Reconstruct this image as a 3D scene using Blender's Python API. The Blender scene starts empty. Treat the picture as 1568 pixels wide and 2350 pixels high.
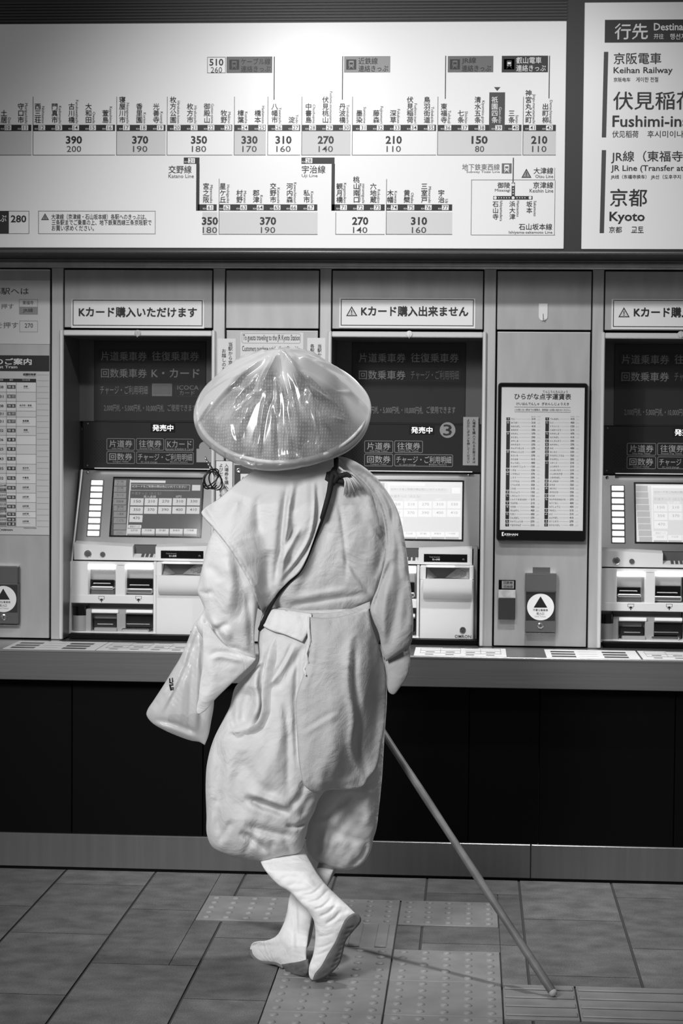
import bpy, bmesh, math, random
import numpy as np
from mathutils import Vector, Matrix
from mathutils.geometry import delaunay_2d_cdt
from mathutils.bvhtree import BVHTree

random.seed(7); np.random.seed(7)
scene = bpy.context.scene
COL = scene.collection

# ---------------------------------------------------------------- camera
F_PX, YAW, PITCH, ROLL, EYE = 4426.2, -0.0675, 0.0416, 0.0088, 1.467
def _rot(yaw, pitch, roll):
    cy, sy = math.cos(yaw), math.sin(yaw); cp, sp = math.cos(pitch), math.sin(pitch); cr, sr = math.cos(roll), math.sin(roll)
    A = np.array([[1, 0, 0], [0, 0, -1], [0, 1, 0.]])
    Ry = np.array([[cy, 0, -sy], [0, 1, 0], [sy, 0, cy]])
    Rp = np.array([[1, 0, 0], [0, cp, -sp], [0, sp, cp]])
    Rr = np.array([[cr, -sr, 0], [sr, cr, 0], [0, 0, 1]])
    return Rr @ Rp @ Ry @ A
RM = _rot(YAW, PITCH, ROLL)                     # rows: camera right, down, forward
CAM = np.array([0, 0, EYE])
cd = bpy.data.cameras.new('camera'); cam = bpy.data.objects.new('camera', cd); COL.objects.link(cam)
cd.sensor_fit = 'VERTICAL'; cd.sensor_height = 36.0; cd.sensor_width = 24.0
cd.lens = F_PX / 2350 * 36.0
cd.clip_start = 0.05; cd.clip_end = 60
mw = Matrix.Identity(4)
for i in range(3):
    mw[i][0] = RM[0][i]; mw[i][1] = -RM[1][i]; mw[i][2] = -RM[2][i]
mw.translation = Vector(CAM)
cam.matrix_world = mw
cd.dof.use_dof = True; cd.dof.focus_distance = 5.25; cd.dof.aperture_fstop = 13.0
scene.camera = cam

# ---------------------------------------------------------------- light and exposure
scene.view_settings.view_transform = 'Standard'; scene.view_settings.look = 'None'
scene.view_settings.gamma = 1.0; scene.view_settings.use_curve_mapping = False
scene.view_settings.exposure = -0.6
w = bpy.data.worlds.new('station_hall'); scene.world = w; w.use_nodes = True
w.node_tree.nodes['Background'].inputs[0].default_value = (1, 1, 1, 1)
w.node_tree.nodes['Background'].inputs[1].default_value = 0.21
def spot(name, loc, target, power, angle, blend=0.6, radius=0.05):
    l = bpy.data.lights.new(name, 'SPOT'); l.energy = power; l.spot_size = math.radians(angle); l.spot_blend = blend; l.shadow_soft_size = radius
    o = bpy.data.objects.new(name, l); COL.objects.link(o); o.location = loc
    o.rotation_euler = (Vector(target) - Vector(loc)).to_track_quat('-Z', 'Y').to_euler()
    return o
def area(name, loc, target, power, sx, sy):
    l = bpy.data.lights.new(name, 'AREA'); l.energy = power; l.shape = 'RECTANGLE'; l.size = sx; l.size_y = sy
    o = bpy.data.objects.new(name, l); COL.objects.link(o); o.location = loc
    o.rotation_euler = (Vector(target) - Vector(loc)).to_track_quat('-Z', 'Y').to_euler()
    return o
spot('ceiling_downlight', (-0.70, 4.60, 2.95), (-0.36, 6.3, 1.95), 122, 86, 1.0, .06)
spot('ceiling_downlight', (0.45, 4.60, 2.95), (0.0, 6.3, 1.95), 52, 88, 1.0, .06)
spot('ceiling_downlight', (-1.30, 4.20, 2.95), (-0.50, 5.4, 0.80), 44, 78, 1.0, .06)
spot('ceiling_downlight', (0.25, 5.55, 2.95), (-0.05, 5.98, 0.0), 330, 58, 1.0, .06)  # unseen lamp added to brighten the floor near the wall
spot('hall_fill_light', (-2.3, 1.2, 3.3), (-0.62, 5.3, 0.66), 1450, 44, 1.0, .7)  # unseen soft fill from the front left, added to brighten figure and wall

# ---------------------------------------------------------------- materials
def lin(v):
    c = v / 255.0
    return c / 12.92 if c <= 0.04045 else ((c + 0.055) / 1.055) ** 2.4
_M = {}
def mat(name, v, rough=0.6, metal=0.0, spec=0.5, emit=0.0, noise=None, bump=None, aniso=0.0, coat=0.0):
    """v: albedo as an sRGB grey 0..255. noise=(scale, amount[, stretch xyz]) mottles the colour, bump=(scale, strength[, stretch])"""
    if name in _M: return _M[name]
    m = bpy.data.materials.new(name); m.use_nodes = True; nt = m.node_tree; b = nt.nodes['Principled BSDF']
    c = lin(v)
    b.inputs['Base Color'].default_value = (c, c, c, 1); b.inputs['Roughness'].default_value = rough
    b.inputs['Metallic'].default_value = metal; b.inputs['Specular IOR Level'].default_value = spec
    b.inputs['Coat Weight'].default_value = coat
    if aniso: b.inputs['Anisotropic'].default_value = aniso
    if emit:
        b.inputs['Emission Color'].default_value = (1, 1, 1, 1); b.inputs['Emission Strength'].default_value = emit
    tc = nt.nodes.new('ShaderNodeTexCoord')
    def tex(scale, stretch, detail=4):
        mp = nt.nodes.new('ShaderNodeMapping'); mp.inputs['Scale'].default_value = stretch
        n = nt.nodes.new('ShaderNodeTexNoise'); n.inputs['Scale'].default_value = scale; n.inputs['Detail'].default_value = detail
        nt.links.new(tc.outputs['Object'], mp.inputs['Vector']); nt.links.new(mp.outputs['Vector'], n.inputs['Vector'])
        return n
    if noise:
        n = tex(noise[0], noise[2] if len(noise) > 2 else (1, 1, 1))
        r = nt.nodes.new('ShaderNodeMapRange')
        r.inputs['From Min'].default_value = 0.3; r.inputs['From Max'].default_value = 0.7
        r.inputs['To Min'].default_value = max(0, c * (1 - noise[1])); r.inputs['To Max'].default_value = min(1, c * (1 + noise[1]))
        nt.links.new(n.outputs['Fac'], r.inputs['Value'])
        nt.links.new(r.outputs['Result'], b.inputs['Base Color'])
    if bump:
        n = tex(bump[0], bump[2] if len(bump) > 2 else (1, 1, 1), 3)
        bp = nt.nodes.new('ShaderNodeBump'); bp.inputs['Strength'].default_value = bump[1]; bp.inputs['Distance'].default_value = 0.002
        nt.links.new(n.outputs['Fac'], bp.inputs['Height']); nt.links.new(bp.outputs['Normal'], b.inputs['Normal'])
    _M[name] = m
    return m
BR = (1, 1, 60)
M_ink = mat('black_ink', 22, 0.5)
M_ink2 = mat('grey_ink', 105, 0.5)
M_inkd = mat('dark_grey_ink', 62, 0.5)
M_cell = mat('grey_print', 217, 0.5)
M_cell2 = mat('mid_grey_print', 150, 0.5)
M_white = mat('white_acrylic', 246, 0.35)
M_wink = mat('white_ink', 235, 0.5)
M_paper = mat('white_paper', 228, 0.55)
M_panel = mat('brushed_steel_panel', 180, 0.42, 0.35, 0.5, noise=(6, 0.10, (3, 3, 0.7)), bump=(90, 0.02, (0.3, 0.3, 9)))
M_post = mat('satin_steel_post', 190, 0.4, 0.4, 0.5, noise=(5, 0.10, (6, 6, 0.5)))
M_trim = mat('light_steel_trim', 222, 0.35, 0.25)
M_gap = mat('black_gap', 8, 0.8)
M_dark = mat('dark_painted_metal', 62, 0.5)
M_darker = mat('charcoal_metal', 38, 0.5)
M_black = mat('black_laminate', 3, 0.5, spec=0.12)
M_blackgl = mat('black_gloss', 10, 0.15)
M_steel = mat('brushed_counter_steel', 120, 0.36, 0.55, noise=(5, 0.08, (0.4, 1, 30)), bump=(60, 0.03, (0.5, 1, 30)))
M_chrome = mat('polished_steel', 225, 0.18, 1.0)
M_plast = mat('ivory_plastic', 240, 0.4, noise=(3, 0.03))
M_plastg = mat('grey_plastic', 168, 0.4)
M_plastd = mat('dark_grey_plastic', 92, 0.4)
M_lamp = mat('lit_lamp', 240, 0.5, emit=2.2)
M_lampd = mat('dim_lit_lamp', 240, 0.5, emit=0.25)
M_lcd = mat('lit_screen_white', 240, 0.15, emit=0.75)
M_lcdd = mat('lit_screen_grey', 118, 0.15, emit=0.0)

# ---------------------------------------------------------------- pixel ray / planes
def ray(px, py):
    d = np.array([(px - 784) / F_PX, (py - 1175) / F_PX, 1.0]); return RM.T @ d
class Plane:
    def __init__(s, o, v=(0, 0, 1)):
        s.o = np.array(o, float); s.eu = np.array([1., 0, 0]); s.ev = np.array(v, float); s.ev /= np.linalg.norm(s.ev); s.n = np.cross(s.eu, s.ev)
    def uv(s, px, py, off=0.0):
        d = ray(px, py); o = s.o + s.n * off
        t = np.dot(o - CAM, s.n) / np.dot(d, s.n); p = CAM + d * t - o
        return float(np.dot(p, s.eu)), float(np.dot(p, s.ev))
    def pt(s, u, v, off=0.0):
        return s.o + s.eu * u + s.ev * v + s.n * off
    def moved(s, dx):
        q = Plane(s.o + np.array([dx, 0, 0]), s.ev); return q
def YP(y): return Plane((0, y, 0))
def on_floor(px, py, z=0.0):
    d = ray(px, py); return CAM + d * ((z - EYE) / d[2])
def on_y(px, py, y):
    d = ray(px, py); return CAM + d * (y / d[1])

# ---------------------------------------------------------------- mesh builder
class MB:
    def __init__(s): s.v = []; s.f = []
    def add(s, vs, fs):
        k = len(s.v); s.v.extend([tuple(map(float, p)) for p in vs]); s.f.extend([tuple(i + k for i in f) for f in fs])
    def poly(s, pts): s.add(pts, [tuple(range(len(pts)))])
    def box(s, lo, hi, b=0.0, P=None):
        """axis-aligned box (chamfered by b); with P the coordinates are (u, v, offset) on that plane"""
        x0, y0, z0 = lo; x1, y1, z1 = hi
        b = min(b, abs(x1 - x0) * .45, abs(y1 - y0) * .45, abs(z1 - z0) * .45)
        vs = []; fs = []
        c = [(x, y, z) for x in (0, 1) for y in (0, 1) for z in (0, 1)]
        A = (x0, x1), (y0, y1), (z0, z1)
        if b <= 0:
            vs = [(A[0][i], A[1][j], A[2][k]) for i, j, k in c]
            fs = [(0, 1, 3, 2), (4, 6, 7, 5), (0, 4, 5, 1), (2, 3, 7, 6), (0, 2, 6, 4), (1, 5, 7, 3)]
        else:
            idx = {}
            for cc in c:
                for ax in range(3):
                    p = [A[a][cc[a]] for a in range(3)]
                    for a in range(3):
                        if a != ax: p[a] += b if cc[a] == 0 else -b
                    idx[(cc, ax)] = len(vs); vs.append(tuple(p))
            def q(keys):
                fs.append(tuple(idx[k] for k in keys))
            for ax in range(3):
                o1, o2 = [a for a in range(3) if a != ax]
                for s_ in (0, 1):
                    def C(i, j):
                        t = [0, 0, 0]; t[ax] = s_; t[o1] = i; t[o2] = j; return tuple(t)
                    q([(C(0, 0), ax), (C(1, 0), ax), (C(1, 1), ax), (C(0, 1), ax)])
                for i in (0, 1):
                    for j in (0, 1):
                        def D(k):
                            t = [0, 0, 0]; t[ax] = k; t[o1] = i; t[o2] = j; return tuple(t)
                        q([(D(0), o1), (D(1), o1), (D(1), o2), (D(0), o2)])
            for cc in c: q([(cc, 0), (cc, 1), (cc, 2)])
        if P is not None: vs = [P.pt(u, v, o) for u, v, o in vs]
        s.add(vs, fs)
    def pbox(s, P, x0, y0, x1, y1, d0, d1, b=0.0, dx=0.0):
        """box on plane P whose front face (offset d1 towards the viewer) spans the given photo rectangle"""
        xm, ym = (x0 + x1) / 2, (y0 + y1) / 2
        u0 = P.uv(x0, ym, d1)[0]; u1 = P.uv(x1, ym, d1)[0]; v1 = P.uv(xm, y0, d1)[1]; v0 = P.uv(xm, y1, d1)[1]
        s.box((u0 + dx, v0, min(d0, d1)), (u1 + dx, v1, max(d0, d1)), b, P)
    def cyl(s, a, b, r0, r1=None, n=24, caps=True):
        a = np.array(a, float); b = np.array(b, float); r1 = r0 if r1 is None else r1
        d = b - a; d /= np.linalg.norm(d); h = np.array([0, 0, 1.]) if abs(d[2]) < .9 else np.array([1., 0, 0])
        e1 = np.cross(d, h); e1 /= np.linalg.norm(e1); e2 = np.cross(d, e1)
        vs = []
        for c, r in ((a, r0), (b, r1)):
            for i in range(n):
                t = 2 * math.pi * i / n; vs.append(c + r * (math.cos(t) * e1 + math.sin(t) * e2))
        fs = [(i, (i + 1) % n, n + (i + 1) % n, n + i) for i in range(n)]
        if caps: fs += [tuple(range(n - 1, -1, -1)), tuple(range(n, 2 * n))]
        s.add(vs, fs)
    def tube(s, pts, r, n=10, caps=True):
        pts = [np.array(p, float) for p in pts]; N = len(pts)
        rs = r if hasattr(r, '__len__') else [r] * N
        vs = []; e1 = None
        for i, p in enumerate(pts):
            d = pts[min(i + 1, N - 1)] - pts[max(i - 1, 0)]; d = d / (np.linalg.norm(d) + 1e-12)
            if e1 is None:
                h = np.array([0, 0, 1.]) if abs(d[2]) < .9 else np.array([1., 0, 0]); e1 = np.cross(d, h)
            e1 = e1 - d * np.dot(e1, d); e1 /= np.linalg.norm(e1) + 1e-12; e2 = np.cross(d, e1)
            for k in range(n):
                t = 2 * math.pi * k / n; vs.append(p + rs[i] * (math.cos(t) * e1 + math.sin(t) * e2))
        fs = []
        for i in range(N - 1):
            for k in range(n):
                fs.append((i * n + k, i * n + (k + 1) % n, (i + 1) * n + (k + 1) % n, (i + 1) * n + k))
        if caps: fs += [tuple(range(n - 1, -1, -1)), tuple((N - 1) * n + k for k in range(n))]
        s.add(vs, fs)
    def lathe(s, c, axis, prof, n=32):
        """prof: list of (radius, height along axis)"""
        c = np.array(c, float); d = np.array(axis, float); d /= np.linalg.norm(d); h = np.array([0, 0, 1.]) if abs(d[2]) < .9 else np.array([1., 0, 0])
        e1 = np.cross(d, h); e1 /= np.linalg.norm(e1); e2 = np.cross(d, e1); vs = []; fs = []
        for r, z in prof:
            for i in range(n):
                t = 2 * math.pi * i / n; vs.append(c + d * z + r * (math.cos(t) * e1 + math.sin(t) * e2))
        for j in range(len(prof) - 1):
            for i in range(n): fs.append((j * n + i, j * n + (i + 1) % n, (j + 1) * n + (i + 1) % n, (j + 1) * n + i))
        s.add(vs, fs)
    def build(s, name, m, parent=None, smooth=False, fix=True):
        me = bpy.data.meshes.new(name); me.from_pydata(s.v, [], s.f)
        if fix:
            bm = bmesh.new(); bm.from_mesh(me); bmesh.ops.recalc_face_normals(bm, faces=bm.faces); bm.to_mesh(me); bm.free()
        me.materials.append(m)
        if smooth:
            me.polygons.foreach_set('use_smooth', [True] * len(me.polygons))
            if smooth == 'auto': me.set_sharp_from_angle(angle=math.radians(38))
        me.update()
        o = bpy.data.objects.new(name, me); COL.objects.link(o)
        if parent is not None: attach(o, parent)
        return o
def attach(o, parent):
    o.parent = parent; o.matrix_parent_inverse = Matrix.Translation(parent.location).inverted() if parent.type == 'EMPTY' else Matrix.Identity(4)
def tag(o, label=None, cat=None, group=None, kind=None):
    if label: o['label'] = label
    if cat: o['category'] = cat
    if group: o['group'] = group
    if kind: o['kind'] = kind
    return o
def thing(name, label, cat, loc=(0, 0, 0), group=None):
    o = bpy.data.objects.new(name, None); o.empty_display_size = 0.05; COL.objects.link(o); o.location = Vector([float(x) for x in loc])
    return tag(o, label, cat, group)
def struct(name, mb, m, **k):
    return tag(mb.build(name, m, **k), kind='structure')

# ---------------------------------------------------------------- lettering
_TC = {}; _TZ = {}
def glyphs(s, bold=0.0):
    k = (s, bold)
    if k not in _TC:
        cjk = bold and any(ord(ch) > 0x2E7F for ch in s)
        c = bpy.data.curves.new('t', 'FONT'); c.body = s; c.resolution_u = 2; c.offset = 0.0 if cjk else bold
        o = bpy.data.objects.new('t', c); me = bpy.data.meshes.new_from_object(o)
        n = len(me.vertices); a = np.zeros(n * 3); me.vertices.foreach_get('co', a)
        fs = [tuple(p.vertices) for p in me.polygons]
        a = a.reshape(n, 3)[:, :2].copy()
        if cjk:                       # heavier strokes: the same outline laid down again, slightly displaced
            offs = [(-bold, -bold), (bold, bold)] if bold < .015 else [(-bold, -bold), (bold, bold), (-bold, bold), (bold, -bold)]
            a, fs = np.concatenate([a + np.array(o_) for o_ in offs]), [tuple(i + q_ * n for i in f) for q_ in range(len(offs)) for f in fs]
        _TC[k] = (a, fs)
        _TZ[k] = np.repeat(np.arange(len(a) // n) * .00012, n) if n else None
        bpy.data.meshes.remove(me); bpy.data.objects.remove(o); bpy.data.curves.remove(c)
    return _TC[k]
class Ink:
    """print on a plane: rectangles, lines and lettering gathered per material, each material one mesh"""
    def __init__(s, P, off=0.0, dx=0.0): s.P = P; s.off = off; s.dx = dx; s.m = {}; s.sec = ''
    def mb(s, m): return s.m.setdefault((s.sec, m.name), (MB(), m))[0]
    def quadpts(s, pts, m, lay):
        s.mb(m).poly([s.P.pt(u + s.dx, v, s.off + lay) for u, v in pts])
    def uvbox(s, x0, y0, x1, y1):
        P = s.P; xm, ym = (x0 + x1) / 2, (y0 + y1) / 2
        return P.uv(x0, ym, s.off)[0], P.uv(xm, y1, s.off)[1], P.uv(x1, ym, s.off)[0], P.uv(xm, y0, s.off)[1]
    def rect(s, x0, y0, x1, y1, m, lay=.0006):
        a, b, c, d = s.uvbox(x0, y0, x1, y1); s.quadpts([(a, b), (c, b), (c, d), (a, d)], m, lay)
    def frame(s, x0, y0, x1, y1, m, t=1.0, lay=.001):
        s.rect(x0, y0, x1, y0 + t, m, lay); s.rect(x0, y1 - t, x1, y1, m, lay); s.rect(x0, y0 + t, x0 + t, y1 - t, m, lay); s.rect(x1 - t, y0 + t, x1, y1 - t, m, lay)
    def rrect(s, x0, y0, x1, y1, m, r=4, lay=.0006, t=None):
        a, b, c, d = s.uvbox(x0, y0, x1, y1); k = (c - a) / (x1 - x0)
        def ring(ins):
            R = max(.3, r - ins) * k; i = ins * k; out = []
            for cx, cy, a0 in ((c - i - R, d - i - R, 0), (a + i + R, d - i - R, 90), (a + i + R, b + i + R, 180), (c - i - R, b + i + R, 270)):
                for q in range(5):
                    t_ = math.radians(a0 + 22.5 * q); out.append((cx + R * math.cos(t_), cy + R * math.sin(t_)))
            return out
        o = ring(0)
        if t is None: s.quadpts(o, m, lay)
        else:
            n = ring(t)
            for i in range(len(o)):
                j = (i + 1) % len(o); s.quadpts([o[i], o[j], n[j], n[i]], m, lay)
    def poly(s, pts, m, lay=.0006): s.quadpts([s.P.uv(x, y, s.off) for x, y in pts], m, lay)
    def disc(s, x, y, r, m, lay=.0006, n=28, r_in=None):
        u, v = s.P.uv(x, y, s.off); k = s.P.uv(x + r, y, s.off)[0] - u
        o = [(u + k * math.cos(2 * math.pi * i / n), v + k * math.sin(2 * math.pi * i / n)) for i in range(n)]
        if r_in is None: s.quadpts(o, m, lay)
        else:
            q = k * r_in / r; o2 = [(u + q * math.cos(2 * math.pi * i / n), v + q * math.sin(2 * math.pi * i / n)) for i in range(n)]
            for i in range(n):
                j = (i + 1) % n; s.quadpts([o[i], o[j], o2[j], o2[i]], m, lay)
    def _put(s, xy, fs, m, lay, z=None):
        P = s.P; pts = [P.pt(u + s.dx, v, s.off + lay + (0 if z is None else z[i])) for i, (u, v) in enumerate(xy)]
        s.mb(m).add(pts, fs)
    def fit(s, t, x0, y0, x1, y1, m=None, bold=0.0, lay=.0014, rot=0):
        """ink of the text fills the photo rectangle; rot=1 turns it to read downwards"""
        m = m or M_ink
        g, fs = glyphs(t, bold)
        if not len(g): return
        if rot: g = np.stack([g[:, 1], -g[:, 0]], 1)
        lo, hi = g.min(0), g.max(0); a, b, c, d = s.uvbox(x0, y0, x1, y1)
        q = (g - lo) / np.maximum(hi - lo, 1e-6); s._put(np.stack([a + q[:, 0] * (c - a), b + q[:, 1] * (d - b)], 1), fs, m, lay, _TZ.get((t, bold)))
    def em(s, t, x, y, size, m=None, bold=0.0, anchor='l', lay=.0014, rot=0, sx=1.0):
        """baseline text of em height `size` px at photo point (x, y); rot=1 reads downwards and y is its end (bottom)"""
        m = m or M_ink
        g, fs = glyphs(t, bold)
        if not len(g): return
        u, v = s.P.uv(x, y, s.off); k = (s.P.uv(x + 50, y, s.off)[0] - u) / 50 * size
        lo, hi = g.min(0), g.max(0)
        g = g.copy(); g[:, 0] *= sx; W0, W1 = lo[0] * sx, hi[0] * sx
        if rot:
            q = np.stack([g[:, 1] - .35, -(g[:, 0] - W1)], 1)
        else:
            q = g - np.array([{'l': W0, 'c': (W0 + W1) / 2, 'r': W1}[anchor], 0])
        s._put(np.stack([u + q[:, 0] * k, v + q[:, 1] * k], 1), fs, m, lay, _TZ.get((t, bold)))
    def vert(s, t, x, y0, size, m=None, bold=0.0, pitch=None, lay=.0014, bottom=False):
        """characters stacked downwards in cells of `size` px; x is the column's centre, y0 its top (its bottom if bottom)"""
        m = m or M_ink; pitch = pitch or size
        if bottom: y0 = y0 - pitch * len(t)
        for i, ch in enumerate(t):
            if ch in 'ー': g, fs = glyphs('｜', bold)
            else: g, fs = glyphs(ch, bold)
            if not len(g): continue
            u, v = s.P.uv(x, y0 + pitch * i + size * .88, s.off); k = (s.P.uv(x + 50, y0, s.off)[0] - s.P.uv(x, y0, s.off)[0]) / 50 * size
            s._put(np.stack([u + (g[:, 0] - .5) * k, v + g[:, 1] * k], 1), fs, m, lay, _TZ.get((ch if ch != 'ー' else '｜', bold)))
    def build(s, parent, names=None):
        """section '' : one part per material; a section 'name#k' : one part of that name, its other materials as its children"""
        first = {}
        for (sec, mn), (mb, m) in s.m.items():
            nm = (names or {}).get(mn) or {'black_ink': 'lettering', 'white_ink': 'white_lettering', 'grey_ink': 'grey_lettering', 'dark_grey_ink': 'fine_lettering'}.get(mn, 'printed_pattern')
            if sec == '': mb.build(nm, m, parent, fix=False)
            elif sec not in first: first[sec] = mb.build(sec.split('#')[0], m, parent, fix=False)
            else: mb.build(nm, m, first[sec], fix=False)
    def warn(s, x0, y0, x1, y1, fillm):
        xm = (x0 + x1) / 2; h = y1 - y0
        s.poly([(x0, y1), (x1, y1), (xm, y0)], M_ink, .0008)
        s.poly([(x0 + h * .15, y1 - h * .09), (x1 - h * .15, y1 - h * .09), (xm, y0 + h * .2)], fillm, .001)
        s.rect(xm - h * .045, y0 + h * .38, xm + h * .045, y0 + h * .7, M_ink, .0012); s.disc(xm, y0 + h * .81, h * .06, M_ink, .0012, 10)
    def train(s, x0, y0, x1, y1, bg, fg):
        """small front view of a train on a square tile"""
        W, H = x1 - x0, y1 - y0
        s.rect(x0, y0, x1, y1, bg, .0008)
        s.rrect(x0 + W * .25, y0 + H * .13, x1 - W * .25, y0 + H * .72, fg, W * .08, .001)
        s.rect(x0 + W * .33, y0 + H * .3, x1 - W * .33, y0 + H * .5, bg, .0012)
        s.disc(x0 + W * .37, y0 + H * .61, W * .05, bg, .0012, 10); s.disc(x1 - W * .37, y0 + H * .61, W * .05, bg, .0012, 10)
        s.poly([(x0 + W * .34, y0 + H * .74), (x0 + W * .43, y0 + H * .74), (x0 + W * .3, y0 + H * .9), (x0 + W * .21, y0 + H * .9)], fg, .001)
        s.poly([(x1 - W * .34, y0 + H * .74), (x1 - W * .43, y0 + H * .74), (x1 - W * .3, y0 + H * .9), (x1 - W * .21, y0 + H * .9)], fg, .001)
# ================================================================ the room
YM, YS, YC, YK = 6.557, 6.28, 6.25, 6.30      # machine wall, sign housing face, counter front, plinth
PM, PS, PC = YP(YM), YP(YS), YP(YC)
# floor: stone slabs 0.3 x 0.6 m, staggered, over a dark grout bed
def slab_mat():
    m = mat('stone_slab', 103, 0.62, spec=0.3, noise=(13, 0.26, (1, 1.15, 1)), bump=(160, 0.35))
    nt = m.node_tree; b = nt.nodes['Principled BSDF']
    at = nt.nodes.new('ShaderNodeAttribute'); at.attribute_name = 'tone'
    n2 = nt.nodes.new('ShaderNodeTexNoise'); n2.inputs['Scale'].default_value = 260; n2.inputs['Detail'].default_value = 2
    tc = nt.nodes.new('ShaderNodeTexCoord'); nt.links.new(tc.outputs['Object'], n2.inputs['Vector'])
    r = nt.nodes.new('ShaderNodeMapRange'); r.inputs['From Min'].default_value = .3; r.inputs['From Max'].default_value = .7; r.inputs['To Min'].default_value = .7; r.inputs['To Max'].default_value = 1.3
    nt.links.new(n2.outputs['Fac'], r.inputs['Value'])
    mu = nt.nodes.new('ShaderNodeMath'); mu.operation = 'MULTIPLY'; mu2 = nt.nodes.new('ShaderNodeMath'); mu2.operation = 'MULTIPLY'
    l = b.inputs['Base Color'].links[0]; src = l.from_socket; nt.links.remove(l)
    nt.links.new(src, mu.inputs[0]); nt.links.new(at.outputs['Fac'], mu.inputs[1])
    nt.links.new(mu.outputs[0], mu2.inputs[0]); nt.links.new(r.outputs['Result'], mu2.inputs[1]); nt.links.new(mu2.outputs[0], b.inputs['Base Color'])
    return m
mb = MB(); tones = []
XJ = -0.1325; ND = 9
tact = [(-0.815, 5.685, .0945, 5.985), (-0.513, 5.41, -0.2075, 5.685), (-0.513, 4.49, .0945, 5.41), (.0945, 4.79, 1.9, 5.095)]
def cut(r):
    out = [r]
    for t in tact:
        nx = []
        for a, b, c, d in out:
            if c <= t[0] or a >= t[2] or d <= t[1] or b >= t[3]: nx.append((a, b, c, d)); continue
            if a < t[0]: nx.append((a, b, t[0] - .002, d)); a = t[0]
            if c > t[2]: nx.append((t[2] + .002, b, c, d)); c = t[2]
            if b < t[1]: nx.append((a, b, c, t[1] - .002))
            if d > t[3]: nx.append((a, t[3] + .002, c, d))
        out = nx
    return [r for r in out if r[2] - r[0] > .004 and r[3] - r[1] > .004]
ctone = {(-2, 1): .8}
for i in range(-9, 9):
    x0 = XJ + .3003 * i; off = 5.495 if i % 2 == 0 else 5.195
    for k in range(-6, 3):
        y0 = off + .606 * k; y1 = y0 + .606
        y0 += .0015; y1 = min(y1 - .0015, 6.30)
        if y1 <= y0: continue
        tn = random.uniform(.82, 1.15)
        for a, b, c, d in cut((x0 + .004, y0, x0 + .2963, y1)):
            mb.poly([(a, b, 0), (c, b, 0), (c, d, 0), (a, d, 0)]); tones.append(tn)
fl = struct('floor', mb, slab_mat())
at = fl.data.attributes.new('tone', 'FLOAT', 'FACE'); at.data.foreach_set('value', tones)
mb = MB(); mb.box((-3, 1.0, -.05), (3, 6.9, -.004)); struct('floor_grout', mb, mat('dark_grout', 66, 0.9))

# tactile paving
M_tact = mat('worn_tactile_paving', 132, 0.5, noise=(9, 0.14), bump=(120, .15))
def tactile(x0, y0, x1, y1, kind, label, nx=5, ny=5):
    mb = MB(); g = .002
    mb.box((x0 + g, y0 + g, -.004), (x1 - g, y1 - g, .003), .0015)
    if kind == 'dots':
        for i in range(nx):
            for j in range(ny):
                cx = x0 + (i + .5) * (x1 - x0) / nx; cy = y0 + (j + .5) * (y1 - y0) / ny
                mb.lathe((cx, cy, .003), (0, 0, 1), [(.0125, 0), (.0115, .002), (.008, .0045), (.004, .005), (.0001, .005)], 14)
    elif kind == 'ybars':
        for i in range(4):
            cx = x0 + (i + .5) * (x1 - x0) / 4; mb.box((cx - .017, y0 + .012, .002), (cx + .017, y1 - .012, .0075), .003)
    else:
        for i in range(4):
            cy = y0 + (i + .5) * (y1 - y0) / 4; mb.box((x0 + .006, cy - .015, .002), (x1 - .006, cy + .015, .0075), .003)
    return tag(mb.build('tactile_paving_tile', M_tact, smooth='auto'), label, 'paving tile', 'tactile paving tiles')
X = [-0.815, -0.513, -0.2075, .0945]
for i, l in enumerate(['dotted tactile tile of the row near the counter plinth, behind the planted foot', 'dotted tactile tile of the row near the plinth, behind the crossed legs', 'dotted tactile tile of the row near the plinth, ending towards the wooden stick']):
    tactile(X[i], 5.685, X[i + 1], 5.985, 'dots', l)
tactile(X[1], 5.41, X[2], 5.685, 'ybars', 'tactile tile with lengthwise bars between the two dotted areas, behind the raised foot')
rows = [('nearest the legs', 5.10, 5.41), ('middle row of the block', 4.795, 5.10), ('at the bottom edge of the photo', 4.49, 4.795)]
for nm, a, b in rows:
    tactile(X[1], a, X[2], b, 'dots', 'dotted tactile tile below the raised foot, ' + nm)
    tactile(X[2], a, X[3], b, 'dots', 'dotted tactile tile towards the stick, ' + nm)
tactile(.0945, 4.79, .287, 5.095, 'xbars', 'short ribbed guidance tile under the tip of the wooden stick')
tactile(.287, 4.79, .59, 5.095, 'xbars', 'ribbed guidance tile just beyond the tip of the wooden stick')
tactile(.59, 4.79, .89, 5.095, 'xbars', 'ribbed guidance tile cut by the right edge of the photo')

# plinth, black base wall, counter
mb = MB(); mb.box((-3, YK, .008), (-.60, YK + .05, .1195), .002); mb.box((-.5985, YK, .008), (.205, YK + .05, .1195), .002); mb.box((.207, YK, .008), (2.2, YK + .05, .1195), .002)
struct('baseboard_front', mb, mat('brushed_plinth_steel', 112, 0.32, 0.5, noise=(4, .08, (12, 1, .6)), bump=(50, .03, (20, 1, .5))))
mb = MB()
xs = [-3, -1.75, -1.32, -.88, -.44, 0.0, .23, .67, 2.2]
for a, b in zip(xs[:-1], xs[1:]): mb.box((a + .0015, YK + .012, .10), (b - .0015, YK + .05, .638), .001)
struct('wall_base', mb, M_black)
mb = MB(); mb.box((-3, YK + .03, 0), (2.2, YK + .06, .637)); mb.box((-3, YK + .012, .0), (2.2, YK + .05, .009)); struct('wall_base_backing', mb, M_gap)
ct = thing('ticket_counter', 'long brushed steel counter ledge running under the ticket machines', 'counter', (-.4, 6.3, .64))
mb = MB(); mb.box((-3, YC, .640), (2.2, YC + .012, .735), .002); mb.build('front_apron', M_steel, ct)
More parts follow.
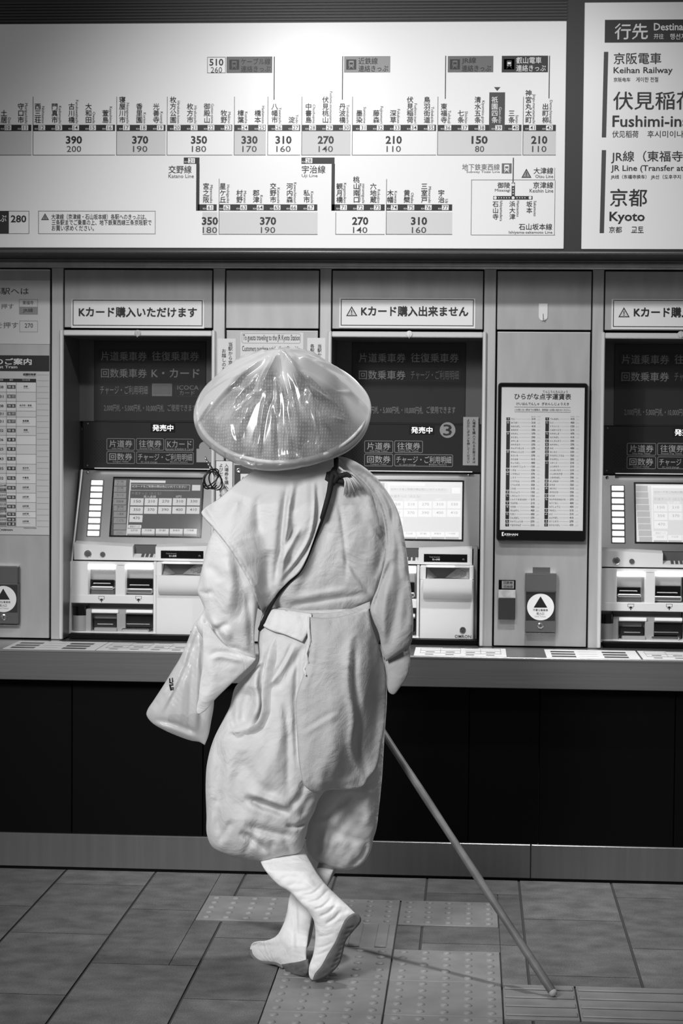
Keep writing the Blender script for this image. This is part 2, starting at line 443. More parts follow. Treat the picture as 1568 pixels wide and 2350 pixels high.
mb = MB(); mb.box((-3, YC, .731), (2.2, YM + .3, .740), .003); mb.build('counter_top', mat('worn_counter_top', 150, 0.25, 0.8, noise=(8, .15)), ct)
mb = MB(); mb.box((-3, YC - .002, .7335), (2.2, YC + .004, .7405), .0015); mb.build('nosing', mat('polished_nosing', 235, 0.2, 0.9), ct)
mb = MB(); mb.box((-3, YC + .01, .640), (2.2, YK + .05, .646)); mb.build('underside', M_darker, ct)

# back wall, mullions, beam
mb = MB(); mb.box((-3, YM + .33, .5), (2.2, YM + .4, 3.3)); struct('wall_back', mb, M_gap)
posts = [(118.5, 145.5), (489.5, 516.5), (734.5, 760.5), (1111.5, 1139), (1360.5, 1386.5)]
ZT, ZH, ZB = 2.018, 1.813, .741
wp = lambda px, py=690: PM.uv(px, py)[0]
pe = [(wp(a), wp(b)) for a, b in posts]
pe = pe + [(pe[4][0] + (pe[3][0] - pe[1][0]), pe[4][1] + (pe[3][1] - pe[1][1]))]
for i, (a, b) in enumerate(pe):
    mb = MB(); mb.box((a, YM, ZB), (b, YM + .03, 2.02), .002); struct('trim_%d' % (i + 1), mb, M_post)
mb = MB(); mb.box((-3, YM - .004, 2.0195), (2.2, YM + .03, 2.16), .006); mb.tube([(-3, YM - .004, 2.036), (2.2, YM - .004, 2.036)], .008, 10); struct('trim_7', mb, M_post)
mb = MB(); mb.box((-3, YM + .031, ZB), (pe[0][0] - .0, YM + .035, 2.03)); mb.box((pe[1][0], YM + .031, ZB), (pe[2][1], YM + .035, 2.03)); mb.box((pe[3][0], YM + .031, ZB), (pe[4][1], YM + .035, 2.03))
for a, b in ((pe[0][1], pe[1][0]), (pe[2][1], pe[3][0]), (pe[4][1], pe[5][0])): mb.box((a, YM + .031, ZH - .005), (b, YM + .035, 2.03))
struct('wall_panel_backing', mb, M_gap)
bays = [(-2.35, pe[0][0]), (pe[0][1], pe[1][0]), (pe[1][1], pe[2][0]), (pe[2][1], pe[3][0]), (pe[3][1], pe[4][0]), (pe[4][1], pe[5][0])]
G = .004
mb = MB(); mb.box((pe[5][1] + .004, YM, ZB + .004), (2.2, YM + .02, ZT - .0045), .0015); struct('wall_panel_right', mb, M_panel)
hl = ['steel header panel above the left timetable cabinet', 'steel header panel above the ticket machine at the left', 'steel header panel straight above the cone hat, with no sign on it',
      'steel header panel above the ticket machine numbered three', 'steel header panel carrying the white hook, above the braille fare table', 'steel header panel above the ticket machine at the right edge']
for (a, b), l in zip(bays, hl):
    if l == hl[0]: continue
    mb = MB(); mb.box((a + G, YM, ZH + .0035), (b - G, YM + .02, ZT - .0045), .0015)
    tag(mb.build('header_panel', M_panel), l, 'panel', 'header panels over the ticket machines')
ll = {0: 'tall steel cabinet front holding the last train timetable', 2: 'tall steel cabinet front behind the robed person', 4: 'tall steel cabinet front holding the braille fare table'}
cabs = {}
for i, l in ll.items():
    a, b = bays[i]
    t = thing('cabinet', l, 'cabinet', ((a + b) / 2, YM, ZB), 'steel cabinets between the ticket machines')
    mb = MB(); mb.box((a + G + .002, YM, ZB + .004), (b - G - .002, YM + .02, (ZT - .0045) if i == 0 else ZH - .0035), .0015); mb.build('door', M_panel, t)
    mb = MB(); mb.box((a + G + .002, YM - .001, (ZH if i else ZT) - .008), (b - G - .002, YM + .01, (ZH if i else ZT) - .0035), .001); mb.build('top_edge', M_trim, t)
    cabs[i] = t

# ---------------------------------------------------------------- sign housing
hs = thing('sign_housing', 'dark metal light box housing along the top of the wall', 'sign housing', (-.4, YS, 2.05))
zb, zt = 2.047, 3.05
mb = MB(); mb.box((-3, YS, zb), (2.2, YM + .33, zt), .004); mb.build('casing', M_darker, hs)
mb = MB(); mb.tube([(-3, YS + .002, zb + .003), (2.2, YS + .002, zb + .003)], .004, 10); mb.build('bottom_edge', mat('edge_steel', 150, .25, .9), hs)
mb = MB()
ue = PS.uv(1303, 40)[0]
for k in range(7):
    z = PS.uv(784, 44 - 7 * k)[1]; mb.box((-3, YS - .004, z - .0045), (ue, YS + .002, z + .0015), .001)
mb.build('ribbed_strip', M_dark, hs)

# ---------------------------------------------------------------- fare map
fm = thing('fare_map_sign', 'wide white railway fare map with station names and ticket prices', 'sign', (-.8, YS, 2.06))
E_ = .006
mb = MB()
u0 = -2.6; u1 = PS.uv(1297.7, 310, E_)[0]; v0 = PS.uv(784, 570, E_)[1]; v1 = PS.uv(784, 51, E_)[1]
mb.box((u0, YS - E_, v0), (u1, YS - .0002, v1), .0015); mb.build('board', M_white, fm)
ik = Ink(PS, E_)
SEC = [0]
def sec(n):
    SEC[0] += 1; ik.sec = '%s#%d' % (n, SEC[0])
def KX(n): return 15.2 + (n - 10) * 38.84
def station(n, kan, rom, base, kx=None, col=None, rcol=None):
    x = kx if kx is not None else KX(n)
    sec('station_name')
    ik.vert(kan, x - 6, base, 15.4, col or M_ink, .012, bottom=True)
    for i, r in enumerate(rom.split('/')): ik.em(r, x + (6.5 if '/' not in rom else 2.5 + 8 * i), base, 9.0, rcol or M_inkd, 0, rot=1)
    sec('number_tag')
    ik.rect(x - 4.5, base + 4.5, x + 11, base + 16, M_white, .0012)
    ik.em(str(n), x + 3.2, base + 14.6, 12.5, M_ink, .004, 'c', .0016)
    ik.em('KH', x - 6, base + 14.8, 5.5, M_wink, .01, 'r', .0016)
row1 = '土居,Doi;守口市,Moriguchishi;西三荘,Nishisanso;門真市,Kadomashi;古川橋,Furukawabashi;大和田,Owada;萱島,Kayashima;寝屋川市,Neyagawashi;香里園,Korien;光善寺,Kozenji;枚方公園,Hirakata-koen;枚方市,Hirakatashi;御殿山,Goten-yama;牧野,Makino;樟葉,Kuzuha;橋本,Hashimoto;八幡市,Yawatashi;淀,Yodo;中書島,Chushojima;伏見桃山,Fushimi-momoyama;丹波橋,Tambabashi;墨染,Sumizome;藤森,Fujinomori;深草,Fukakusa;伏見稲荷,Fushimi-inari;鳥羽街道,Tobakaido;東福寺,Tofukuji;七条,Shichijo;清水五条,Kiyomizu-gojo;祇園四条,Gion-shijo;三条,Sanjo;神宮丸太町,Jingu-marutamachi;出町柳,Demachiyanagi'
sec('current_station_marker'); ik.rect(1123, 212, 1159, 301, M_inkd, .0008); ik.poly([(1134, 200), (1149, 200), (1141.5, 209)], M_inkd)
for i, s in enumerate(row1.split(';')):
    k, r = s.split(','); n = 10 + i; hi = n == 39
    station(n, k, r, 283, None, M_wink if hi else None, M_wink if hi else None)
segs = [(-90, 72, 1), (76, 264, 0), (268, 380, 1), (384, 533, 0), (538, 610, 1), (615, 689, 0), (693, 804.5, 1), (809, 1001, 0), (1005, 1197, 1), (1201, 1276, 1)]
fares = [None, (170, '390', '200'), (322, '370', '190'), (457, '350', '180'), (573, '330', '170'), (651, '310', '160'), (748, '270', '140'), (904, '210', '110'), (1101, '150', '80'), (1238, '210', '110')]
def cell(x0, x1, y0, y1, grey, f, ytop, bar):
    sec('fare_cell'); ik.rect(x0, y0, x1, y1, M_cell if grey else M_white, .0005)
    ik.rect(x0, y1 - .7, x1, y1 + .5, M_inkd, .001)
    if ytop: ik.rect(x0 - .6, ytop, x0 + .5, y1 + .5, M_inkd, .001)
    if f:
        ik.fit(f[1], f[0] - 18.5, y0 + 11, f[0] + 18.5, y0 + 29.5, M_ink, .03)
        w_ = 16.5 if len(f[2]) > 2 else 10.5
        ik.fit(f[2], f[0] - w_, y0 + 34, f[0] + w_, y0 + 48, M_inkd, .004)
for (a, b, g), f in zip(segs, fares):
    sec('line_bar'); ik.rect(a, 286.5, b, 301, M_ink, .0009)
    cell(a, b, 301, 356, g, f, 222 if a > 0 else None, None)
sec('current_station_marker'); ik.rect(1123, 286, 1159, 301, M_inkd, .00095)
# branch lines
def branch(items, xs0, base):
    for (n, k, r), x in zip(items, xs0): station(n, k, r, base, x)
kat = [(61, '宮之阪', 'Miyanosaka'), (62, '星ケ丘', 'Hoshigaoka'), (63, '村野', 'Murano'), (64, '郡津', 'Kozu'), (65, '交野市', 'Katanoshi'), (66, '河内森', 'Kawachimori'), (67, '私市', 'Kisaichi')]
uji = [(71, '観月橋', 'Kangetsukyo'), (72, '桃山南口', 'Momoyama-/minamiguchi'), (73, '六地蔵', 'Rokujizo'), (74, '木幡', 'Kowata'), (75, '黄檗', 'Obaku'), (76, '三室戸', 'Mimurodo'), (77, '宇治', 'Uji')]
for a, b in ((455, 497.5), (502.5, 728.5), (762, 883), (887, 1038)): sec('line_bar'); ik.rect(a, 469, b, 483.5, M_ink, .0009)
for a, b, c in ((422, 458, 450.5), (692, 768, 761)):
    sec('line_bar'); ik.rect(a, 361.5, b, 376, M_ink, .0009); ik.rect(c, 376, c + 7.5, 483.5, M_ink, .0009)
for x, n in ((439.5, 21), (709, 28)):
    sec('number_tag'); ik.rect(x - 7.5, 363, x + 8, 374.5, M_white, .0012); ik.em(str(n), x, 373.2, 12.5, M_ink, .004, 'c', .0016); ik.em('KH', x - 8.6, 373.4, 5.5, M_wink, .01, 'r', .0016)
branch(kat, [479, 517.5, 556, 594, 633, 671, 710], 466)
branch(uji, [785.5, 824, 863, 902, 940, 980, 1019], 466)
cell(465, 499, 487, 538, 1, (482, '350', '180'), None, None); cell(503, 729, 487, 538, 1, (615.5, '370', '190'), 410, None)
cell(771, 883, 487, 538, 0, (827, '270', '140'), 487, None); cell(887, 1038, 487, 538, 1, (962, '310', '160'), 411, None)
sec('line_name'); ik.fit('交野線', 387, 380, 440, 398, bold=.006); ik.fit('Katano Line', 387, 400, 445, 408.5, M_inkd)
sec('line_name'); ik.fit('宇治線', 693, 380, 747, 398, bold=.006); ik.fit('Uji Line', 693, 400, 729, 408.5, M_inkd)
# connecting tickets
sec('fare_box'); ik.frame(476, 131, 518, 168, M_inkd, 1); ik.fit('510', 481, 135, 513, 151, bold=.02); ik.fit('260', 484, 154, 510, 167, M_inkd)
sec('ticket_tag'); ik.rect(520, 130, 625, 167.5, M_ink2); ik.train(526.5, 137, 549, 160, M_ink, M_ink2); ik.fit('ケーブル線', 553, 134, 621, 149, bold=.008); ik.fit('連絡きっぷ', 553, 151, 621, 165.5, bold=.008)
sec('ticket_tag'); ik.rect(790, 129, 896, 166.5, M_cell2); ik.train(795, 136.5, 818, 160, M_ink, M_cell2); ik.fit('近鉄線', 823, 132.5, 867, 148, bold=.008); ik.fit('連絡きっぷ', 823, 150, 891, 165, bold=.008)
sec('ticket_tag'); ik.rect(1028, 128.5, 1132.5, 166, M_ink2); ik.train(1033, 136, 1056, 159.5, M_ink, M_ink2); ik.fit('JR線', 1060, 132, 1093, 147.5, bold=.008); ik.fit('連絡きっぷ', 1060, 149.5, 1127, 164.5, bold=.008)
sec('ticket_tag'); ik.rect(1152, 128, 1258, 166, M_ink, .0008); ik.train(1157, 135.5, 1181, 159.5, M_wink, M_ink); ik.fit('叡山電車', 1185, 131, 1243, 146, M_wink, .008); ik.fit('連絡きっぷ', 1185, 149, 1253, 164, M_wink, .008)
for x, a, b in ((629.5, 130, 229), (786.5, 129, 229), (1022.8, 128, 227), (1261, 128, 226)): sec('pointer_line'); ik.rect(x - 1.1, a, x + 1.1, b, M_inkd)
# connecting lines box
sec('connecting_line_map'); ik.fit('地下鉄東西線', 1061, 376, 1147, 391, M_ink2); ik.fit('Subway Tozai Line', 1071, 391.5, 1147, 398.5, M_ink2); ik.train(1152, 375, 1174.5, 398, M_ink2, M_white)
ik.rect(1177, 362, 1179.5, 418, M_inkd); ik.warn(1197, 387, 1220, 408, M_cell2)
ik.fit('大津線', 1225, 384.5, 1270, 399.5, bold=.006); ik.fit('Otsu Line', 1229, 401, 1270, 408.5, M_inkd)
ik.frame(1081.5, 412.5, 1274, 540, M_inkd, .9); ik.rect(1273.1, 385, 1274, 412.5, M_inkd)
ik.fit('御陵', 1142, 418.5, 1171, 432, bold=.006); ik.fit('Misasagi', 1136, 433.5, 1171, 441.5, M_inkd); ik.fit('京津線', 1224, 417.5, 1270, 432.5, bold=.006); ik.fit('Keishin Line', 1216, 433.5, 1270, 442, M_inkd)
ik.rect(1174.5, 419, 1182, 458, M_ink, .0008); ik.rect(1132.5, 450, 1222.5, 458, M_ink, .0008)
for x, y in ((1178, 424), (1137, 454), (1178, 454), (1217, 454)): ik.disc(x, y, 3.6, M_wink, .0012, 14)
for i in range(3): ik.rect(1176.9, 431 + 6 * i, 1179.3, 434 + 6 * i, M_wink, .0012)
for x in (1145, 1151, 1157, 1163, 1169, 1187, 1193, 1199, 1205): ik.rect(x - 1.2, 452.8, x + 1.2, 455.2, M_wink, .0012)
for k, r, x in (('石山寺', 'Ishiyamadera', 1137.5), ('浜大津', 'Hamaotsu', 1176), ('坂本', 'Sakamoto', 1215)):
    ik.vert(k, x, 461, 14.5, M_ink, .006)
    g = glyphs(r)[0]; L = (g[:, 0].max() - g[:, 0].min()) * 9; ik.em(r, x + 13, 461 + L, 9, M_inkd, 0, rot=1)
ik.fit('石山坂本線', 1191, 513, 1267.5, 528, bold=.006); ik.fit('Ishiyama-sakamoto Line', 1168, 530, 1268, 538, M_inkd)
# note, lower left
sec('ticket_tag'); ik.rect(-70, 484, 19.5, 536.5, M_ink, .0008); ik.fit('ぷ', 0, 494, 15, 509, M_wink, .01); ik.frame(19.5, 484, 67, 536.5, M_inkd, .9); ik.fit('280', 25, 494, 60.5, 510.5, bold=.02)
sec('note_box'); ik.frame(88, 484, 357, 537, M_inkd, .9); ik.warn(94.5, 489.5, 112.5, 505, M_cell2)
ik.fit('大津線（京津線・石山坂本線）各駅へのきっぷは、', 118, 491, 336, 504, bold=.006); ik.fit('三条駅までご乗車の上、地下鉄東西線三条京阪駅で', 119, 504, 348, 517, bold=.006); ik.fit('お買い求めください。', 119, 517, 216, 530, bold=.006)
ik.build(fm)

# ---------------------------------------------------------------- destination board
db = thing('destination_sign', 'white destination board with large station names beside the fare map', 'sign', (.7, YS, 2.06))
mb = MB(); a = PS.uv(1338.5, 290, E_)[0]; mb.box((a, YS - E_, PS.uv(1450, 572, E_)[1]), (1.6, YS - .0002, PS.uv(1450, 5, E_)[1]), .0015); mb.build('board', M_white, db)
ik = Ink(PS, E_)
sec('header_band'); ik.rect(1388.5, 44.5, 1800, 97, M_ink, .0006); ik.fit('行先', 1411, 54, 1487.5, 91, M_wink, .014)
g_ = M_wink
def fitl(t, x0, y0, y1, xe, m=None, bold=0): ik.fit(t, x0, y0, xe, y1, m, bold)
fitl('Destination', 1501, 53, 70, 1603, g_, .016); fitl('开往', 1501, 77.5, 90, 1523.5, g_, .008); fitl('행선지', 1538, 77, 91, 1574, g_, .008)
sec('marker_bar'); ik.poly([(1386.5, 119), (1396.5, 119), (1391.5, 315.5), (1381.5, 315.5)], M_inkd); sec('marker_bar'); ik.poly([(1381.5, 344.5), (1391.5, 344.5), (1386.5, 535), (1376.5, 535)], M_inkd)
sec('destination_lettering'); fitl('京阪電車', 1409, 121, 147.5, 1518, None, .008); fitl('Keihan Railway', 1408.5, 154, 172.5, 1544, None, .012); fitl('京阪电车', 1408.5, 178, 188, 1447, None, .006); fitl('게이한 전철', 1460, 177, 188.5, 1511, None, .006)
sec('destination_lettering'); fitl('伏見稲荷', 1407.5, 210, 252, 1598, None, .008); fitl('Fushimi-inari', 1406, 265, 291.5, 1606, None, .014); fitl('伏见稻荷', 1405.5, 300, 316, 1465.5, None, .004); fitl('후시미이나리', 1486, 300, 316, 1584, None, .004)
sec('destination_lettering'); fitl('JR線（東福寺のりかえ）', 1403, 346, 375, 1690, None, .006); fitl('JR Line (Transfer at Tofukuji)', 1402.5, 379, 396.5, 1650, None, .010); fitl('JR线（东福寺换车）', 1402, 401, 412, 1484, None, .006); fitl('JR선（도후쿠지 환승）', 1494, 401, 412.5, 1590, None, .006)
sec('destination_lettering'); fitl('京都', 1400.5, 433, 474, 1485.5, None, .008); fitl('Kyoto', 1399, 486, 514, 1480, None, .02); fitl('京都', 1398, 520, 534.5, 1427.5, None, .004); fitl('교토', 1449, 520, 534.5, 1477.5, None, .004)
ik.build(db)
# ================================================================ ticket machines
PITCH_X = 0.9215
M_disp = mat('dark_display_panel', 50, 0.28, spec=0.4)
M_disp2 = mat('darker_display_panel', 40, 0.3, spec=0.4)
M_stick = mat('grey_sticker', 118, 0.5)
M_dim = mat('dim_display_lettering', 170, 0.5)
M_dim2 = mat('faint_display_lettering', 128, 0.5)
M_led = mat('lit_lettering', 255, 0.5, emit=1.1)
M_niche = mat('grey_niche_metal', 98, 0.4, 0.3)
M_steel2 = mat('brushed_screen_panel', 112, 0.32, 0.6, noise=(6, .12), bump=(70, .02, (.4, .4, 12)))
M_scr_d = mat('screen_dark_field', 96, 0.12, emit=0.02)
M_scr_b = mat('screen_button_field', 205, 0.12, emit=0.22)
M_scr_t = mat('screen_tab_field', 150, 0.12, emit=0.05)
M_scr_i = mat('screen_lettering', 70, 0.3)
M_scr_w = mat('screen_glare', 205, 0.10, emit=0.45)  # pale emission standing in for lamp glare on the other two screens
M_scr_w2 = mat('screen_glare_button', 215, 0.10, emit=0.58)
M_scr_w3 = mat('screen_glare_field', 175, 0.10, emit=0.28)

def machine(idx, name_label, kcard):
    dx = PITCH_X * idx
    t = thing('ticket_machine', name_label, 'ticket machine', (-1.147 + dx, YM, ZB), 'ticket machines built into the wall')
    def new(): return MB()
    def bx(m, P, *a): m.pbox(P, *a, dx=dx)
    P1 = YP(YM + .27)
    # shell of the niche
    xl, xr = PM.uv(147, 760)[0] + dx, PM.uv(487.5, 760)[0] + dx
    zt_ = PM.uv(300, 771)[1]
    m = new()
    m.box((xl - .004, YM + .002, ZB + .003), (xl, YM + .31, zt_)); m.box((xr, YM + .002, ZB + .003), (xr + .004, YM + .31, zt_)); m.box((xl - .004, YM + .002, zt_), (xr + .004, YM + .31, zt_ + .004))
    m.box((xl - .004, YM + .305, ZB + .003), (xr + .004, YM + .31, zt_)); m.build('housing', M_niche, t)
    # surround frame
    m = new(); d = .016
    m.box((xl - .0125, YM - d, ZB + .002), (xl + .0005, YM - .0005, zt_ + .021), .003); m.box((xr - .0005, YM - d, ZB + .002), (xr + .0115, YM - .0005, zt_ + .021), .003)
    m.box((xl + .0007, YM - d * .8, zt_), (xr - .0007, YM - .0005, zt_ + .019), .003); m.build('surround_frame', M_trim, t)
    # upper display
    m = new(); bx(m, P1, 180, 779, 512, 968, -.03, .004, .001); ub = m.build('upper_display', M_niche, t)
    m = new(); bx(m, P1, 216, 783, 472.5, 966, .004, .008, .001); m.build('display_panel', M_disp, ub)
    ik = Ink(P1, .0082, dx)
    cnt = [0]
    def nxt(nm): cnt[0] += 1; ik.sec = '%s#%d' % (nm, cnt[0])
    def btn(txt, x0, y0, x1, y1, ins, mi, bold=.0):
        nxt('ticket_type_panel')
        ik.rrect(x0, y0, x1, y1, M_darker, 5, .0004, 2.2); ik.fit(txt, x0 + ins, y0 + 5, x1 - ins, y1 - 4, mi, bold, .0008)
    btn('片道乗車券', 227, 802, 342, 832, 5, M_dim, .006); btn('往復乗車券', 345, 802, 461, 832, 4, M_dim, .006); btn('回数乗車券', 227, 841, 342, 871, 5, M_dim, .006)
    if kcard:
        btn('K・カード', 345, 841, 461, 871, 3, M_dim, .01); btn('チャージ・ご利用明細', 227, 880, 342, 909, 3, M_dim2)
        nxt('card_picture'); ik.rect(349, 880, 395, 909, M_stick, .0005); ik.rect(352, 884, 392, 905, M_ink2, .0007); nxt('ticket_type_panel'); ik.rrect(403, 880, 462, 911, M_darker, 5, .0004, 2.2); ik.fit('ICOCA', 407.5, 884.5, 456, 894.5, M_dim2, 0, .0008); ik.fit('カード', 412, 896.5, 447, 907, M_dim2, 0, .0008)
    else: btn('チャージ・ご利用明細', 345, 841, 461, 871, 4, M_dim2)
    nxt('banknote_notice'); ik.fit('2,000円札・5,000円札・10,000円札', 239, 928, 377, 945, M_dim2, 0, .0008); ik.fit('ご使用できます', 385, 928, 450, 944, M_dim2, 0, .0008)
    ik.build(t, {'dim_display_lettering': 'lettering', 'faint_display_lettering': 'faint_lettering', 'charcoal_metal': 'button_outline'})
    # lower display
    m = new(); bx(m, P1, 190, 968.5, 512, 1077, -.03, .012, .002); lb = m.build('lower_display', M_disp2, t)
    ik = Ink(P1, .0122, dx)
    def ob(txt, en, x0, y0, x1, y1, tx, ex):
        nxt('ticket_type_label')
        ik.rrect(x0, y0, x1, y1, M_cell2, 3, .0004, 1.0); ik.fit(txt, tx[0], y0 + 4, tx[1], y0 + 20.5, M_dim, .006, .0008)
        for e, a, b in ex: ik.fit(e, a, y0 + 21.5, b, y0 + 26, M_dim, 0, .0008)
    ob('片道券', '', 245, 1006, 309.5, 1033.5, (251, 304), [('One-Way Ticket', 257, 297)]); ob('往復券', '', 312.5, 1006, 376.5, 1033.5, (319, 371), [('Round-Trip Ticket', 321, 367)])
    if kcard: ob('Kカード', '', 379.5, 1007, 444.5, 1034.5, (384, 440), [('Surutto KANSAI K Card', 381, 442)])
    ob('回数券', '', 245, 1036, 309.5, 1064, (251, 304), [('Coupon Ticket', 259, 295)]); ob('チャージ・ご利用明細', '', 313, 1037, 444.5, 1064.5, (317, 441), [('IC card charge', 324, 361), ('Balance history', 391, 431)])
    nxt('speaker_grille')
    for i in range(8):
        for j in range(13):
            if (i + j) % 2 == 0: ik.disc(217 + 3.4 * i, 1011 + 4 * j, 1.0, M_gap, .0004, 8)
    for x, y in ((202, 972), (201, 1068)): nxt('panel_screw'); ik.disc(x, y, 1.6, M_dim2, .0006, 10)
    ik.build(t, {'dim_display_lettering': 'lettering', 'mid_grey_print': 'button_outline', 'black_gap': 'speaker_holes', 'faint_display_lettering': 'screw'})
    m = new(); bx(m, P1, 346, 972, 402, 992, .012, .0135, .0005); ld = m.build('on_sale_light', M_gap, t)
    ik = Ink(P1, .0136, dx); ik.fit('発売中', 350, 974.5, 398, 989.5, M_led, .014, .0005); ik.build(ld, {'lit_lettering': 'lettering'})
    # sloped screen panel
    pt_, pb_ = on_y(330, 1078, YM + .262), on_y(330, 1252, YM + .165)
    v = pt_ - pb_; v[0] = 0; PSL = Plane((0, pb_[1], pb_[2]), v); L = float(np.linalg.norm(v))
    m = new()
    m.box((xl + .004, 0, -.02), (xr + .02, L, 0), .002, PSL) if False else m.box((xl + .002, 0.002, -.02), (xr - .002, L - .002, 0), .002, PSL)
    sp = m.build('screen_panel', M_steel2, t)
    # lamp strip over it
    m = new(); zz = float(pt_[2]); m.box((xl + .06, YM + .235, zz + .003), (xr - .03, YM + .25, zz + .006), .001); m.build('lamp_strip', M_lampd, t)
    ll_ = bpy.data.lights.new('machine_lamp', 'AREA'); ll_.shape = 'RECTANGLE'; ll_.size = .36; ll_.size_y = .012; ll_.energy = .05
    lo = bpy.data.objects.new('machine_lamp', ll_); COL.objects.link(lo); lo.location = ((xl + xr) / 2, YM + .243, zz - .001); lo.rotation_euler = (math.radians(-12), 0, 0)
    for x, y in ((202, 1084), (480, 1084)):
        u, w_ = PSL.uv(x, y); m = new(); c0 = PSL.pt(u + dx, w_, -.001); m.lathe(c0, PSL.n, [(.0055, 0), (.0055, .003), (.0035, .006), (.0001, .0065)], 14); m.build('screw', M_chrome, t, smooth=True)
    # screen
    m = new(); m.pbox(PSL, 249, 1094, 466, 1238, -.001, .0025, .0008, dx=dx)
    def sq(u0, v0, u1, v1, d0, d1): m.box((u0 + dx, v0, d0), (u1 + dx, v1, d1), .0008, PSL)
    u0, v1 = PSL.uv(262, 1098); u1, v0 = PSL.uv(459, 1231); ub_ = PSL.uv(257, 1231)[0]
    m = new(); e = .006
    u0 = PSL.uv(259, 1165)[0]; u1 = PSL.uv(462, 1165)[0]
    sq(u0 - e, v0 - e, u1 + e, v0, -.001, .003); sq(u0 - e, v1, u1 + e, v1 + e, -.001, .003); sq(u0 - e, v0, u0, v1, -.001, .003); sq(u1, v0, u1 + e, v1, -.001, .003)
    bz = m.build('screen_bezel', M_blackgl, t)
    ik = Ink(PSL, .0004, dx)
    def R(x0, y0, x1, y1, mm, lay): ik.rect(x0, y0, x1, y1, mm, lay)
    sh = lambda y: -(y - 1165) * .055       # left edges lean with the slope of the panel
    dark = idx == 0
    fm_, bm_, tm_, im_ = (M_scr_d, M_scr_b, M_scr_t, M_scr_i) if dark else (M_scr_w, M_scr_w2, M_scr_w3, M_scr_w3)
    nxt('screen'); ik.quadpts([(u0, v0), (u1, v0), (u1, v1), (u0, v1)], fm_, 0)
    x0_, x1_ = 259, 462
    for k, s_ in enumerate(('片道/きっぷ', '往復/きっぷ', 'カード', '回数券', '乗継/きっぷ', '入場券', 'こども', '', 'とりけし')):
        y = 1102 + 14.4 * k; nxt('screen_tab'); ik.rect(261, y, 289.5, y + 12.8, tm_, .0003)
        p_ = s_.split('/'); h = 4.6
        for q, z_ in enumerate(p_):
            if z_: ik.fit(z_, 268, y + (3 if len(p_) == 1 else 1.2 + 5.6 * q), 284, y + (8.4 if len(p_) == 1 else 5.6 + 5.6 * q), im_, 0, .0006)
    nxt('screen_divider'); R(294, 1101, 296.5, 1231, bm_, .0003)
    nxt('screen_header'); R(300, 1102.5, 380, 1108, bm_, .0003)
    nxt('screen_message'); ik.frame(300, 1112, 436, 1126, bm_, .7, .0003); ik.fit('ICカードをご利用の際は先にいれてください', 304, 1114, 428, 1119.5, bm_ if dark else M_scr_w3, .01, .0005); nxt('screen_key'); R(441, 1113, 460, 1126, bm_, .0003)
    nxt('screen_lettering'); ik.fit('片道きっぷ（おとな）', 302, 1129, 370, 1135.5, tm_, 0, .0005); ik.fit('投入金額', 330, 1137, 358, 1142.5, bm_, 0, .0005); ik.fit('0円', 404, 1137, 416, 1142.5, bm_, 0, .0005)
    for k, s_ in enumerate((150, 210, 270, 310, 330, 350, 370, 390, 400, 410, 470)):
        r_, c_ = divmod(k, 5); x = 299.5 - 1.2 * r_ + 32.4 * c_; y = 1143.5 + 19.2 * r_
        nxt('fare_key'); R(x, y, x + 30, y + 16.5, bm_, .0003); ik.fit(str(s_), x + 8, y + 4, x + 24, y + 10, im_, .006, .0006)
    nxt('screen_key'); ik.rrect(294, 1204.5, 324.5, 1212.5, bm_, 2, .0003); ik.fit('連絡きっぷ', 298, 1206, 321, 1211, im_, 0, .0006)
    for k, s_ in enumerate(('出町柳', '丹波橋', '京都', '東福寺', '六地蔵')):
        x = 293 + 32.2 * k; nxt('connection_key'); R(x, 1213.5, x + 30, 1225, bm_, .0003); R(x, 1225, x + 30, 1230, tm_, .0003); ik.fit(s_, x + 7, 1215, x + 23, 1219.5, im_, 0, .0006)
    ik.build(t, {fm_.name: 'screen', bm_.name: 'button_field', tm_.name: 'tab_field', 'screen_lettering': 'lettering'})
    # column of lit buttons, in a leaning frame
    c0 = PSL.uv(225, 1104)[0]; c1 = PSL.uv(213, 1226)[0]; cm = (c0 + c1) / 2; wv = .0165
    vt, vb = PSL.uv(220, 1101)[1], PSL.uv(212, 1232)[1]
    m = new(); m.box((cm - .025 + dx, vb, -.001), (cm + .025 + dx, vt, .0025), .001, PSL); bc = m.build('button_column', M_plastd, t)
    for k in range(9):
        vv = vt - (k + .5) * (vt - vb) / 9; hh = (vt - vb) / 9 * .36
        m = new(); m.box((cm - .0205 + dx, vv - hh, .002), (cm + .0205 + dx, vv + hh, .0045), .0012, PSL); b_ = m.build('button', M_lamp, bc)
    # console shelf
    PF = YP(YM + .130)
    m = new()
    zf0, zf1 = PF.uv(300, 1286)[1], PF.uv(300, 1252)[1]
    zl, zr = PF.uv(240, 1246)[1], PF.uv(330, 1252)[1]
    XL, XR = PF.uv(170, 1270)[0] + dx, PF.uv(478, 1270)[0] + dx
    n0, n1 = PF.uv(305, 1262)[0] + dx, PF.uv(357, 1262)[0] + dx
    def slab(a, b, za, zb_, front, back, top_b):
        """console block whose top slopes from the front edge up to its back edge"""
        vs = [(a, front, zf0), (b, front, zf0), (b, front, zb_), (a, front, za), (a, back, zf0), (b, back, zf0), (b, back, zb_ + top_b), (a, back, za + top_b)]
        m.add(vs, [(0, 1, 2, 3), (5, 4, 7, 6), (3, 2, 6, 7), (0, 4, 5, 1), (0, 3, 7, 4), (1, 5, 6, 2)])
    ze = zf1 - .004
    slab(XL, n0, ze + .008, ze, PF.o[1], PF.o[1] + .045, .010); slab(n1, XR, ze, ze + .006, PF.o[1], PF.o[1] + .045, .010)
    slab(n0, n1, zf0 + .010, zf0 + .010, PF.o[1], PF.o[1] + .03, .012)
    sf = m.build('console', M_plast, t)
